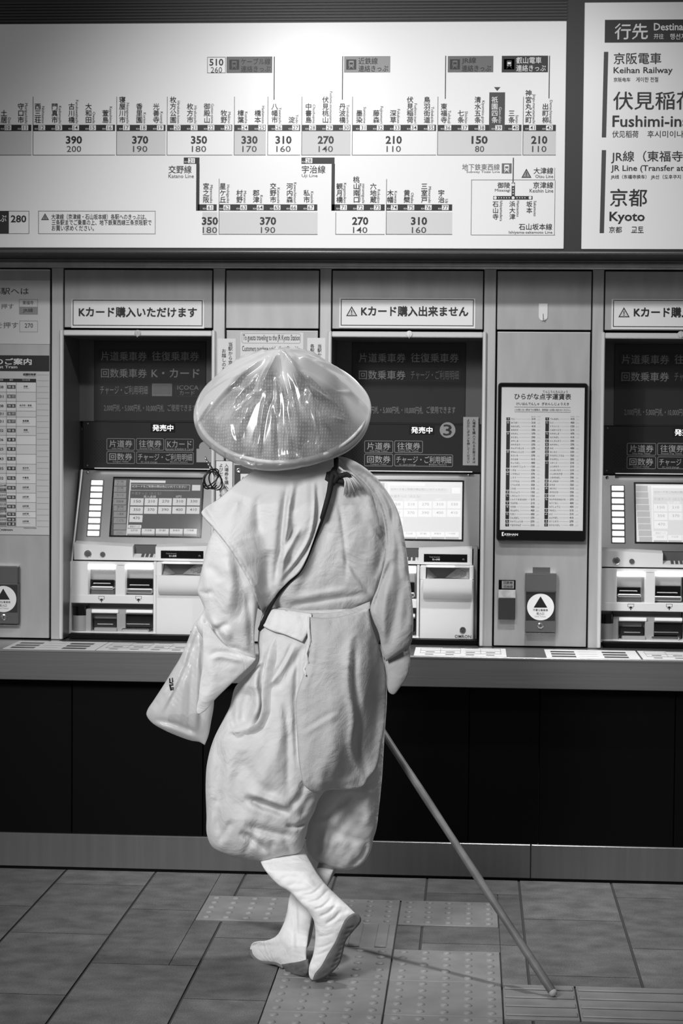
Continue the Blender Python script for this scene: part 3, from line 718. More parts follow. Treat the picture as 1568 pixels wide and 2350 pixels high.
    m = new(); m.box((n0 + .002, PF.o[1] + .031, zf0 + .005), (n1 - .002, PF.o[1] + .05, ze + .004)); m.build('card_recess', M_plastd, sf)
    m = new()
    for i in range(3):
        for j in range(4):
            x = n0 + .028 + .0155 * i; z = zf0 + .013 + .0030 * j; y = PF.o[1] + .003 + .0062 * j; m.box((x, y, z - .001), (x + .010, y + .004, z + .002), .0006)
    m.build('keypad', M_plastd, sf)
    m = new(); m.pbox(PF, 369, 1264, 467, 1282, -.001, .0015, .0006, dx=dx); ds = m.build('amount_display', M_blackgl, sf)
    ik = Ink(PF, .0016, dx); ik.fit('Total Amount', 381, 1269, 405, 1271.5, M_dim, 0, .0003); ik.fit('投入金額', 388, 1273.5, 405, 1278, M_wink, 0, .0003); ik.fit('円', 456, 1274, 460, 1278, M_dim, 0, .0003); ik.build(ds, {'dim_display_lettering': 'faint_lettering', 'white_ink': 'lettering'})
    for x, y, r, mm, nm in ((202, 1271, 8.5, M_chrome, 'knob_ring'), (202, 1271, 5.5, M_plastd, 'selector_knob'), (236, 1272, 5.8, M_plastd, 'call_button')):
        u, w_ = PF.uv(x, y); k = r * 6.7 / F_PX; m = new(); m.lathe(PF.pt(u + dx, w_, -.001), PF.n, [(k, 0), (k, .004 if r > 8 else .007), (k * .85, .0055 if r > 8 else .0085), (.0001, .0055 if r > 8 else .0085)], 20); m.build(nm, mm, sf, smooth='auto')
    # lower body
    PL = YP(YM + .115); yb = YM + .19
    def B(x0, y0, x1, y1, d0, d1, b=.0015): m.pbox(PL, x0, y0, x1, y1, d0, d1, b, dx=dx)
    m = new(); B(162, 1288, 358, 1456, -.09, -.075); B(162, 1288, 202, 1384, -.075, -.004); B(265, 1298, 287, 1384, -.075, -.006); B(352, 1289, 358, 1456, -.075, 0); B(162, 1289, 352, 1297, -.075, -.01)
    B(162, 1366, 352, 1385, -.075, -.003); B(158, 1450, 358, 1456, -.09, .004); B(158, 1288, 163, 1456, -.09, 0)
    lb2 = m.build('lower_body', M_plast, t)
    m = new(); B(202, 1308, 265, 1332, -.075, -.05); B(287, 1308, 352, 1330, -.075, -.05); B(268, 1408, 288, 1450, -.075, -.02); B(196, 1398, 209, 1450, -.075, -.02); B(196, 1398, 352, 1409, -.075, -.028); B(209, 1409, 268, 1420, -.075, -.06); B(288, 1409, 352, 1415, -.075, -.06)
    m.build('slot_recess', M_plastg, lb2)
    for (x0, y0, x1, y1), mm in zip(((201, 1297, 263, 1307), (287, 1297, 350, 1307), (209, 1399, 271, 1407), (288, 1400, 350, 1407)), (M_lamp, M_lamp, M_lampd, M_lampd)):
        m = new(); B(x0 + 1, y0, x1, y1, -.05, -.002 if mm is M_lamp else -.016, .002); m.build('slot_lamp', mm, lb2)
    for k, (x0, y0, x1, y1) in enumerate(((206, 1330, 262, 1347), (289, 1327, 351, 1351), (215, 1420, 268, 1440), (282, 1413, 352, 1440))):
        m = new(); B(x0, y0, x1, y1, -.09, -.045 if k < 2 else -.035, .002); s_ = m.build('note_slot', M_blackgl, lb2)
        m = new(); B(x0 + 8, y1 - 9, x1 - 8, y1 - 6.5, -.046, -.041 if k < 2 else -.031, .001); m.build('slot_edge', M_chrome, s_)
    for x0, y0, x1, y1 in ((208, 1346, 260, 1353), (288, 1351, 350, 1362)):
        m = new(); B(x0, y0, x1, y1, -.07, -.028, .003); m.build('metal_lip', M_chrome, lb2)
    m = new(); B(208, 1353, 262, 1365, -.07, -.035); B(288, 1362, 351, 1366, -.07, -.035); m.build('slot_tray', M_plastd, lb2)
    m = new(); B(279, 1442, 342, 1450, -.07, -.006, .004); m.build('receipt_lip', M_chrome, lb2)
    m = new(); B(216, 1441, 268, 1449, -.07, -.012, .002); m.build('change_tray', M_plastg, lb2)
    m = new(); B(202, 1385.5, 352, 1398, -.08, -.055); m.build('shadow_gap', M_plastd, lb2)
    m = new(); a = PL.pt(PL.uv(180, 1420)[0] + dx, PL.uv(180, 1448)[1], -.03); b2 = PL.pt(PL.uv(180, 1420)[0] + dx, PL.uv(180, 1392)[1], -.03)
    m.cyl(a, b2, .025, .025, 28); m.build('coin_return', M_plastg, lb2, smooth='auto')
    m = new(); m.cyl(b2 - np.array([0, 0, .032]), b2 + np.array([0, 0, .0005]), .0256, .0256, 28); m.build('coin_return_hood', M_blackgl, lb2, smooth='auto')
    ik = Ink(PL, -.003 + .0004, dx)
    for x in (233, 318): nxt('insert_symbol'); ik.frame(x - 7, 1368, x + 7, 1375, M_inkd, .8, .0002); ik.poly([(x - 5, 1378), (x + 5, 1378), (x, 1373)], M_ink, .0004); ik.rect(x - 1, 1377, x + 1, 1382, M_ink, .0004)
    ik.build(lb2, {'dark_grey_ink': 'insert_symbol', 'black_ink': 'arrow'})
    # right box with the coin hopper
    PB = YP(YM + .10)
    def B2(x0, y0, x1, y1, d0, d1, b=.002): m.pbox(PB, x0, y0, x1, y1, d0, d1, b, dx=dx)
    m = new(); B2(358, 1322, 479.5, 1458, -.09, 0, .003); B2(358, 1290, 371, 1323, -.09, 0, .003); B2(469, 1290, 479.5, 1323, -.09, 0, .003); B2(370, 1290, 470, 1294.5, -.09, 0, .001); B2(370, 1294, 470, 1323, -.09, -.06)
    rb = m.build('coin_box', M_plast, t)
    m = new(); ux0, uz1 = PB.uv(366, 1319); ux1, uz0 = PB.uv(475, 1366); D = .035
    zl_ = uz1; pts = [(0, zl_), (D, zl_), (D, zl_ - .010)]
    for k in range(9):
        t_ = k / 8 * math.pi / 2; pts.append((D * math.cos(t_), uz0 + .045 - .045 * math.sin(t_)))
    pts.append((0, uz0)); vs = []
    for u in (ux0 + dx, ux1 + dx):
        for o_, z_ in pts: vs.append(PB.pt(u, z_, o_))
    n_ = len(pts); m.add(vs, [(i, (i + 1) % n_, n_ + (i + 1) % n_, n_ + i) for i in range(n_)] + [tuple(range(n_)), tuple(range(2 * n_ - 1, n_ - 1, -1))])
    m.build('coin_trough', M_plast, rb, smooth='auto')
    m = new(); q = lambda x, y, o_: PB.pt(PB.uv(x, y)[0] + dx, PB.uv(x, y)[1], o_)
    m.add([q(373, 1297, -.058), q(397, 1320, -.058), q(373, 1320, -.005)], [(0, 1, 2)]); m.add([q(440, 1300, -.058), q(468, 1294, -.02), q(468, 1320, -.003), q(414, 1320, -.05)], [(0, 1, 2, 3)]); m.build('coin_guide', M_plastg, rb)
    m = new(); B2(371, 1295, 469, 1321, -.0605, -.059); m.build('hopper_back', M_plastd, rb)
    m = new(); m.box((PB.uv(375, 1292)[0] + dx, PB.uv(400, 1293)[1], -.01), (PB.uv(435, 1292)[0] + dx, PB.uv(400, 1289.5)[1], .004), .001, PB); m.build('slot_lamp', M_lamp, rb)
    ik = Ink(PB, .0004, dx)
    ik2 = Ink(YP(YM + .115), 0, dx); ik2.disc(455, 1307, 7, M_ink2, .001, 20, 5); ik2.disc(455, 1307, 3, M_ink2, .001, 12, 1.6); ik2.poly([(436, 1308), (441, 1304), (441, 1312)], M_ink2, .001); ik2.rect(441, 1307, 446, 1309.4, M_ink2, .001); ik2.build(rb, {'grey_ink': 'coin_symbol'})
    u, w_ = PB.uv(455, 1436); m = new(); m.lathe(PB.pt(u + dx, w_, -.001), PB.n, [(.0105, 0), (.0105, .004), (.007, .0045), (.0065, .002), (.003, .002), (.0025, .005), (.0001, .005)], 20); m.build('lock', M_plastd, rb, smooth='auto')
    ik.fit('OMRON', 437, 1447.5, 474, 1454.5, M_inkd, .012, .0002); ik.build(rb, {'dark_grey_ink': 'lettering'})
    m = new(); m.pbox(YP(YM + .03), 157, 1457.5, 483, 1468, -.05, 0, .001, dx=dx); m.build('base_strip', M_black, t)
    m = new(); m.pbox(YP(YM + .125), 480, 1246, 489.5, 1458, -.06, 0, .002, dx=dx); m.build('side_filler', M_post, t)
    # side rail of the console, seen along the niche wall
    m = new(); p0, p1 = on_y(188, 1078, YM + .25), on_y(165, 1285, YM + .13); p2 = on_y(158, 1456, YM + .10)
    m.tube([p0 + [dx, 0, 0], p1 + [dx, 0, 0], p2 + [dx, 0, 0]], .004, 8); m.build('side_rail', M_trim, t, smooth='auto')
    return t
machine(0, 'ticket machine at the left, with the dark fare selection screen in view', True)
machine(1, 'ticket machine numbered three, half hidden by the robed person', False)
machine(2, 'ticket machine at the right edge, cut off by the photo', False)

# number badge and vertical sticker of the middle machine
P1 = YP(YM + .27 - .0125)
ik = Ink(P1, 0); mb = MB(); u, v = P1.uv(1027.5, 987); mb.cyl(P1.pt(u, v, 0), P1.pt(u, v, .002), 18 * 6.8 / F_PX, n=32)
nb = tag(mb.build('number_badge', mat('grey_badge', 150, .4), smooth='auto'), 'round grey badge with the numeral three on the middle machine', 'badge')
ik = Ink(P1, .0021); ik.fit('3', 1017.5, 974, 1037.5, 1000, M_ink, .012, .0004); ik.build(nb, {'black_ink': 'numeral'})
def card(name, label, cat, P, x0, y0, x1, y1, m, th=.0012, parent=None, group=None, lift=.0):
    mb = MB(); mb.pbox(P, x0, y0, x1, y1, lift, lift + th); o = mb.build(name, m, parent)
    if parent is None: tag(o, label, cat, group)
    return o, Ink(P, lift + th)
o, ik = card('notice_strip', 'tall narrow grey notice stuck beside the numeral badge', 'notice', P1, 1063, 957, 1098, 1068, M_stick if False else mat('grey_notice', 165, .5), group=None)
ik.vert('入場券を購入されるお客さまは', 1088, 960, 7.4, M_ink, .004); ik.vert('よびだしボタンを押してください', 1075, 961, 6.8, M_ink, .004); ik.build(o)
o, ik = card('round_top_sticker', 'plain grey round topped sticker on the first machine by the hat brim', 'sticker', P1, 451, 1030, 484, 1061, mat('grey_plastic', 168), .001)
mb = MB(); u, v = P1.uv(469, 1026); mb.cyl(P1.pt(u, v, 0.0002), P1.pt(u, v, .0007), .019, n=24); x = mb.build('sticker_top', mat('grey_plastic', 168), o)

# ---------------------------------------------------------------- strips over the machines
def strip(label, x0, x1, y0, y1, text, tx, warn, P=PM):
    o, ik = card('notice_board', label, 'notice', P, x0, y0, x1, y1, mat('bright_notice', 245, .4), .003, group='long notices over the ticket machines')
    ik.frame(x0 + 3.5, y0 + 2, x1 - 4, y1 - 5, M_ink, 1.8, .0004); ik.fit(text, tx[0], y0 + 18, tx[1], y0 + 41.5, M_ink, .022)
    if warn: ik.warn(warn, y0 + 18, warn + 26, y0 + 41, M_cell)
    ik.build(o, {'grey_print': 'warning_sign_fill'})
strip('white notice board over the left ticket machine, without a warning triangle', 163.5, 469, 686.5, 753, 'Kカード購入いただけます', (181, 452), None)
strip('white notice board with warning triangle over the machine numbered three', 779, 1091.5, 684.5, 753, 'Kカード購入出来ません', (829, 1075), 794.5)
strip('white notice board with warning triangle, cut by the right edge of the photo', 1404, 1722, 687, 756, 'Kカード購入出来ません', (1455, 1706), 1419.5)

# hooks
def hook(x, y, label, round_=False, clear=False):
    t = thing('adhesive_hook', label, 'hook', PM.pt(*PM.uv(x, y)), 'white hooks on the machine wall')
    off = .0135 if round_ else .0
    P = PM; u, v = P.uv(x, y); k = 6.55 / F_PX; mm = mat('white_plastic', 235, .4) if not clear else mat('clear_plastic_pad', 205, .2)
    mb = MB()
    if round_: mb.lathe(P.pt(u, v, off), P.n, [(7.5 * k, 0), (7.5 * k, .002), (6 * k, .004), (.0001, .0045)], 24)
    else:
        pts = [(u - 10 * k, v + 19 * k), (u - 10 * k, v - 10 * k)] + [(u + 10 * k * math.cos(a), v - 10 * k + 10 * k * math.sin(a)) for a in [math.pi + math.pi * i / 12 for i in range(1, 12)]] + [(u + 10 * k, v - 10 * k), (u + 10 * k, v + 19 * k)]
        n = len(pts); vs = [P.pt(a, b, 0.0) for a, b in pts] + [P.pt(a, b, .004) for a, b in pts]
        mb.add(vs, [tuple(range(n - 1, -1, -1)), tuple(range(n, 2 * n))] + [(i, (i + 1) % n, n + (i + 1) % n, n + i) for i in range(n)])
    mb.build('pad', mm, t, smooth='auto')
    mb = MB(); c = v - (12 if not round_ else 3) * k; pp = []
    for i in range(9):
        a = math.pi * i / 8; pp.append(P.pt(u, c - .010 * math.sin(a) + (.012 if i == 0 else 0), off + .004 + .007 * (1 - math.cos(a))))
    mb.tube(pp, .0016, 8); mb.build('prong', M_chrome if not round_ else mm, t, smooth=True)
hook(1247, 716, 'white hook with a squared top on the bare header panel')
hook(318, 765, 'round hook on the frame of the left ticket machine', True, True)
hook(940, 767, 'round white hook on the frame of the middle ticket machine', True)
hook(1562, 768, 'round hook at the right edge of the photo', True, True)

# ---------------------------------------------------------------- left cabinet: posters, timetable, ticket box
PCB = YP(YM - .0013)
o, ik = card('guidance_poster', 'glossy poster on how to buy tickets to another station, top left', 'poster', PCB, -190, 643, 114.5, 789, mat('laminated_poster', 215, .3), .0012)
ik.fit('京都駅へは', -40, 660, 66, 676, M_inkd, .006); ik.fit('東福寺を押す', -60, 697, 32, 709, M_ink2); ik.fit('ボタンを押す', -64, 739, 42, 753, M_ink2)
ik.frame(44, 687, 87, 705, M_cell2, .8); ik.rect(44, 705, 87, 722, M_cell2, .0005); ik.fit('東福寺', 52, 690, 77, 699, M_ink2); ik.fit('JR線', 53, 707.5, 76, 718, M_inkd); ik.frame(45, 736, 87, 762, M_cell2, .8); ik.fit('270', 57, 742, 76, 752, M_inkd)
ik.build(o)
o, ik = card('timetable_board', 'last train timetable with black header on the left cabinet', 'timetable', PCB, -175, 815, 113.5, 1226, mat('timetable_face', 205, .4), .003)
ik.sec = 'header_band#1'; ik.rect(-175, 815, 113.5, 851.5, M_ink, .0004); ik.fit('最終電車のご案内', -100, 822, 73, 837, M_wink, .02); ik.fit('Notice of Last Train', -70, 838.5, 40, 845, M_wink, .014)
ik.sec = 'table_grid#1'
rows_y = [877, 899, 920.5, 942.5, 956.5, 977.5, 998.5, 1019.5, 1041.5, 1064, 1086, 1108.5, 1130.5, 1152, 1173, 1187, 1208]
ik.rect(-160, 868.5, 83, 877, M_ink, .0004)
for i, (a, b) in enumerate(zip(rows_y[:-1], rows_y[1:])):
    ik.rect(-160, a, 83, b, M_cell if i % 2 else M_paper, .0004); ik.rect(-160, b - .4, 83, b + .4, M_ink2, .0008)
for x in (14.8, 37.2, 83): ik.rect(x - .4, 877, x + .4, 1208, M_ink2, .0009)
for i in range(27): ik.rect(85, 860 + 13.4 * i, 112, 860.8 + 13.4 * i, M_cell2, .0005)
ik.sec = 'train_times#1'
ik.fit('祇園四条駅', 53, 856.5, 83, 862, M_ink, .02); ik.fit('Gion-shijo Station', 58, 863.3, 83, 865.6, M_inkd)
ik.fit('時間', -2, 870, 7, 874, M_wink); ik.fit('種別', 22, 870, 30, 874, M_wink); ik.fit('行きの主な駅', 51, 870, 69, 874, M_wink)
tms = ['08', '31', '08', '31', '31', '02', '06', '25', '43', '35', '02', '23:49 23:48', '23:01 23:08', '23:25 23:28', '23:13 23:08', '23:01 22:57']
kd = ['特急', '急行', '特急', '急行', '急行', '特急', '普通', '普通', '準急', '普通', '特急', '特急', '特急', '特急', '特急', '特急']
ds_ = ['京橋,Kyobashi', '', '枚方市・萱島,Hirakatashi-Kayashima', '', '香里園,Korien', '樟葉,Kuzuha', '', '', '', '枚方市,Hirakatashi', '中書島,Chushojima'] + ['出町柳,Demachiyanagi'] * 5
for i, (a, b) in enumerate(zip(rows_y[:-1], rows_y[1:])):
    c = (a + b) / 2; tt = tms[i].split(); ik.sec = 'train_row#%d' % i
    if len(tt) == 1: ik.fit('23:' + tt[0], -14, c - 3.2, 8, c + 3.2, M_ink, .01)
    else:
        ik.fit(tt[0], 0, c - 7.5, 14, c - 2.5, M_ink, .01); ik.rect(-20, c, 14.5, b - .5, M_cell2, .0006); ik.fit(tt[1], 0, c + 2, 14, c + 7, M_ink, .01)
    last = i == 15
    for q, kk in enumerate(['特急', '普通'] if last else [kd[i]]):
        cc = c + (-5 + 10 * q if last else 0); bg = {'特急': M_inkd, '急行': M_ink2, '普通': M_ink, '準急': M_inkd}[kk]
        ik.rect(16.3, cc - 4.2, 35.8, cc + 4.2, bg, .0006); ik.fit(kk[0], 19, cc - 2.8, 25, cc + 2.6, M_wink, .01); ik.fit(kk[1], 27.5, cc - 2.8, 33.5, cc + 2.6, M_wink, .01)
    if ds_[i]:
        j, e = ds_[i].split(','); wd = 4.6 * len(j); ik.fit(j, 59 - wd / 2, c - 3.4, 59 + wd / 2, c + 1, M_ink, .014); ik.fit(e, 59 - wd / 2, c + 2.2, 59 + wd / 2 + 3, c + 4.4, M_ink2)
ik.poly([(-4, 1213), (2, 1213), (-1, 1216), (2, 1219), (-4, 1219)], M_ink); ik.fit('KEIHAN', 3.5, 1214, 29, 1218, M_ink, .02); ik.fit('平成28年3月19日改正', 54, 1210.5, 84, 1213.5, M_inkd)
ik.build(o)
def ticket_box(label, dpx, shift):
    """used ticket collecting box; photo pixels of the right hand one"""
    t = thing('used_ticket_box', label, 'ticket box', PM.pt(PM.uv(1240, 1454)[0] + shift, PM.uv(1240, 1454)[1]), 'grey boxes for used tickets')
    P = PM; W = lambda *a, **k: mb.pbox(P, *a, **k, dx=shift)
    mb = MB(); W(1206.5, 1318, 1276.5, 1356, 0.0, .030, .001); W(1206.5, 1356, 1276.5, 1451, 0.0, .022, .001); mb.build('case', M_plastd, t)
    for a_ in ((1206, 1315.5, 1277, 1319, 0, .031, .0008), (1205, 1453, 1274, 1455.5, 0, .024, .0008), (1208, 1355.5, 1275, 1358, .02, .0225)): mb = MB(); W(*a_); mb.build('bright_edge', M_chrome, t)
    mb = MB(); W(1207.5, 1360, 1274.5, 1424, .022, .0232, .0006); lb = mb.build('label_plate', M_darker, t)
    ik = Ink(P, .0233, shift); ik.disc(1241, 1393, 31, M_white, .0003, 40); ik.poly([(1225, 1394.5), (1256.5, 1394.5), (1241, 1368.5)], M_ink, .0007); ik.fit('不要な乗車券', 1223.5, 1397.5, 1258, 1403, M_inkd, .012, .0007); ik.fit('投入口', 1231.5, 1405, 1249, 1411, M_inkd, .012, .0007); ik.fit('Used Tickets', 1227, 1412.5, 1253, 1416.5, M_cell2, 0, .0007)
    ik.build(lb, {'white_acrylic': 'round_label', 'dark_grey_ink': 'lettering', 'black_ink': 'arrow', 'mid_grey_print': 'faint_lettering'})
    mb = MB(); u, v = P.uv(1240.5, 1434); mb.lathe(P.pt(u + shift, v, .0215), P.n, [(.0105, 0), (.0105, .003), (.0075, .004), (.0065, .002), (.0001, .002)], 22); mb.build('lock', M_chrome, t, smooth='auto')
    mb = MB(); mb.box((u + shift - .0008, v - .004, .0235), (u + shift + .0008, v + .004, .0245), 0, P); mb.build('keyhole', M_gap, t)
ticket_box('grey used ticket box with white round label below the braille fare table', 0, 0)
ticket_box('grey used ticket box cut by the left edge below the timetable', 0, PM.uv(12, 1377)[0] - PM.uv(1241, 1393)[0])

# notices on the middle cabinet, mostly behind the hat
o, ik = card('traveller_notice', 'white notice in English just above the cone hat', 'notice', PM, 552, 763, 696, 860, M_paper, .001)
ik.rrect(555, 765, 690, 788, M_cell2, 4, .0004, 1); ik.fit('To guests traveling to the JR Kyoto Station', 558, 768, 688, 785, M_ink); ik.fit('Customers purchase a ticket from Gion-shijo', 556, 794, 688, 810, M_ink); ik.build(o)
o, ik = card('vertical_notice', 'narrow white notice with vertical writing between hat and first machine', 'notice', PM, 500, 777, 541, 900, M_paper, .0012, lift=.0002)
ik.vert('当駅から京都', 529, 784.5, 10.6, M_ink, .002); ik.vert('お越しのお客様', 514, 800, 10.4, M_ink, .002); ik.build(o)
o, ik = card('vertical_notice', 'narrow white notice with vertical writing between hat and machine numbered three', 'notice', PM, 705, 775.5, 746.5, 900, M_paper, .0012, lift=.0002)
ik.vert('当駅から京都', 733.5, 789, 10, M_ink, .002); ik.vert('各駅まで', 717, 789, 10, M_ink, .002); ik.build(o)
o, ik = card('vertical_notice', 'black edged white notice beside the bundle of metal rings', 'notice', PM, 494.5, 1057, 534.5, 1250, M_paper, .002, lift=.0002)
ik.frame(494.5, 1057, 534.5, 1250, M_inkd, 1.3, .0003); ik.vert('入場券を購入されるお客さまは', 520, 1063, 9.9, M_ink, .004); ik.vert('よびだしボタンを押して', 507.5, 1063, 9.9, M_ink, .002); ik.build(o)
t = thing('call_box', 'dark ribbed call button panel peeking out behind the shoulder', 'intercom', PM.pt(*PM.uv(600, 1100)))
mb = MB(); mb.pbox(PM, 537.5, 1068, 705, 1220, 0, .006, .0015); mb.build('face', mat('call_box_face', 70, .4), t)
mb = MB()
for i in range(40): mb.pbox(PM, 540 + 4 * i, 1069, 541.7 + 4 * i, 1219, .006, .0072)
mb.build('ribs', M_dark, t)
mb = MB(); u, v = PM.uv(548.5, 1079.5); mb.lathe(PM.pt(u, v, .006), PM.n, [(.0085, 0), (.0085, .003), (.006, .005), (.0045, .0032), (.0001, .003)], 20); mb.build('screw', M_chrome, t, smooth=True)
mb = MB(); mb.pbox(PM, 552, 1088, 690, 1140, .006, .0085, .0005); x = mb.build('label', M_paper, t); ik = Ink(PM, .0086); ik.fit('（よびだし）', 556, 1094, 620, 1104, M_inkd); ik.build(x)

# ---------------------------------------------------------------- braille fare table and ticket pouch
t = thing('braille_fare_table', 'black framed braille fare table hanging on the steel cabinet', 'fare table', PM.pt(*PM.uv(1244, 1240)), None)
FT = .028
mb = MB()
def fr(x0, y0, x1, y1): pass
xa, xb, ya, yb = 1140.5, 1351, 878, 1243
u0, u1 = PM.uv(1141.5, 1060, FT)[0], PM.uv(1348, 1060, FT)[0]; v1, v0 = PM.uv(1246, 878.5, FT)[1], PM.uv(1246, 1243, FT)[1]
def rr(a, b, c, d, r, z, n=6):
    out = []
    for cx, cy, a0 in ((c - r, d - r, 0), (a + r, d - r, 90), (a + r, b + r, 180), (c - r, b + r, 270)):
        for q in range(n + 1): tt = math.radians(a0 + 90 * q / n); out.append(PM.pt(cx + r * math.cos(tt), cy + r * math.sin(tt), z))
    return out
k = 6.53 / F_PX; i_l, i_r, i_t, i_b = u0 + 7 * k, u1 - 7 * k, v1 - 9 * k, v0 + 25 * k
o0 = rr(u0, v0, u1, v1, .012, 0.0013); o1 = rr(u0, v0, u1, v1, .012, FT - .004); o2 = rr(u0 + .003, v0 + .003, u1 - .003, v1 - .003, .010, FT); i1 = rr(i_l, i_b, i_r, i_t, .002, FT); i0 = rr(i_l, i_b, i_r, i_t, .002, FT - .006)
n = len(o0); vs = o0 + o1 + o2 + i1 + i0; fs = []
for q in range(4):
    for j in range(n): fs.append((q * n + j, q * n + (j + 1) % n, (q + 1) * n + (j + 1) % n, (q + 1) * n + j))
fs.append(tuple(range(4 * n, 5 * n))); mb.add(vs, fs); fr_o = mb.build('frame', M_blackgl, t, smooth='auto')
mb = MB(); mb.box((i_l + .001, i_b + .001, FT - .0062), (i_r - .001, i_t - .001, FT - .005), 0, PM); mb.build('table_face', mat('braille_sheet', 205, .35), t)
ik = Ink(PM, FT - .0049)
ik.sec = 'title_lettering#1'
ik.fit('てんじうんちんひょう', 1246, 896, 1303, 902, M_inkd); ik.fit('ひらがな点字運賃表', 1181, 903, 1311, 917, M_ink, .008); ik.fit('けいはんでんしゃ', 1185.5, 923.5, 1238, 930, M_ink, .004); ik.fit('ぎおんしじょうえき', 1244, 923.5, 1306, 930, M_ink, .004)
ik.rect(1181, 934, 1310, 934.8, M_inkd); ik.rect(1181, 945.3, 1310, 946, M_inkd); ik.fit('この表にない駅までの運賃は、駅係員へお問い合わせください。', 1181, 938, 1310, 943, M_inkd)
A1 = 'うじ310,おうばく310,おおえばし410,おおわだ390,かたのし370,かどまし390,かやしま390,かわちもり370,かんげつきょう270,ぎおんしじょう当駅,きさいち370,きたはま410,きょうばし400,きよみずごじょう150,くずは330,こうぜんじ370,こうづ370,こうりえん370,ごてんやま350,こわた310,さんじょう150,しちじょう150,じんぐうまるたまち210,すみぞめ210,せきめ400,せんばやし400,たきい400,たんばばし270,ちゅうしょじま270,でまちやなぎ210'.split(',')
A2 = 'てんまばし410,とい400,とうふくじ150,とばかいどう210,なかのしま470,なにわばし410,にしさんそう390,ねやがわし370,のえ400,はしもと330,ひらかたこうえん350,ひらかたし350,ふかくさ210,ふじのもり210,ふしみいなり210,ふしみももやま270,ふるかわばし390,ほしがおか370,まきの350,みむろど310,みやのさか350,むらの370,ももやまみなみぐち270,もりぐちし400,もりしょうじ400,やわたし310,よど310,よどやばし410,ろくじぞう270,わたなべばし470'.split(',')
G1 = [('う', 0, 0), ('お', 1, 3), ('か', 4, 8), ('き', 9, 13), ('く', 14, 14), ('こ', 15, 19), ('さ', 20, 20), ('し', 21, 22), ('す', 23, 23), ('せ', 24, 25), ('た', 26, 27), ('ち', 28, 28), ('て', 29, 29)]
G2 = [('て', 0, 0), ('と', 1, 3), ('な', 4, 5), ('に', 6, 6), ('ね', 7, 7), ('の', 8, 8), ('は', 9, 9), ('ひ', 10, 11), ('ふ', 12, 16), ('ほ', 17, 17), ('ま', 18, 18), ('み', 19, 20), ('む', 21, 21), ('も', 22, 24), ('や', 25, 25), ('よ', 26, 27), ('ろ', 28, 28), ('わ', 29, 29)]
for q, (A, Gq, xi, xp) in enumerate(((A1, G1, 1162.5, 1229), (A2, G2, 1252, 1318.5))):
    ik.sec = 'fare_column#%d' % q
    Y0, DY = 961.3, 8.39; SK = -.010
    ik.fit('おとな', xp - 9, 954.5, xp, 957, M_ink2); ik.fit('こども', xp + 3, 954.5, xp + 11, 957, M_cell2)
    for ch, a, b in Gq:
        ik.sec = 'index_bar#%d%s' % (q, ch); ya_, yb_ = Y0 + DY * a - 3.4, Y0 + DY * b + 3.4; s_ = SK * (ya_ - 960)
        ik.rect(xi + s_, ya_, xi + 8.5 + s_, yb_, M_ink, .0003); ik.fit(ch, xi + 2 + s_, ya_ + 1, xi + 6.5 + s_, ya_ + 5.6, M_cell, .006, .0006)
    ik.sec = 'fare_column#%d' % q
    for i, s in enumerate(A):
        y = Y0 + DY * i; s_ = SK * (y - 960); nm, pr = (s[:-3], s[-3:]) if s[-1].isdigit() else (s[:-2], s[-2:])
        wd = min(4.15 * len(nm), 37); ik.fit(nm, xi + 11 + s_, y - 2, xi + 11 + wd + s_, y + 2, M_inkd, .004); ik.fit(pr, xp - 8.5 + s_, y - 2.2, xp + s_, y + 2.2, M_inkd, .01)
        ik.rect(xi + 13 + wd + s_, y + .2, xp - 10 + s_, y + .6, M_cell2, .0004)
        if pr != '当駅': ik.fit(str(int((int(pr) + 10) / 20) * 10), xp + 3 + s_, y - 2, xp + 10.5 + s_, y + 2, M_cell, 0)
ik.build(t)
ik = Ink(PM, FT); ik.poly([(1152, 1221), (1157, 1221), (1154.5, 1225.5), (1157, 1230), (1152, 1230)], M_wink); ik.fit('KEIHAN', 1158, 1224, 1189, 1229, M_wink, .02); ik.fit('Keihan Railway', 1163, 1230.5, 1183, 1232.5, M_ink2); ik.build(t, {'white_ink': 'emblem'})
t = thing('coupon_bag_holder', 'small dark holder of coupon bags left of the used ticket box', 'dispenser', PM.pt(*PM.uv(1164, 1421)))
mb = MB(); mb.pbox(PM, 1144.5, 1331, 1183, 1422, 0, .004, .001); mb.build('back_plate', M_black, t)
mb = MB(); mb.pbox(PM, 1144.5, 1372, 1183, 1422, .004, .018, .0015); mb.build('pocket', mat('smoked_plastic', 58, .25), t)
mb = MB(); mb.pbox(PM, 1144, 1354, 1183.5, 1375, .004, .015, .001); mb.build('bags', mat('plastic_bag_stack', 185, .4, noise=(40, .25)), t)
ik = Ink(PM, .0042); ik.sec = 'label#1'; ik.rect(1152, 1333, 1180, 1350.5, M_cell2, .0003); ik.fit('回数券', 1156, 1334, 1177, 1341, M_ink, .006, .0006); ik.fit('収納袋', 1156, 1343, 1177, 1349.5, M_ink, .006, .0006); ik.build(t)
o, ik = card('dark_tape', 'piece of dark tape stuck above the used ticket box', 'tape', PM, 1223, 1302, 1263, 1316, mat('dark_tape', 72, .6), .0006)
o.rotation_euler = (0, 0, 0)

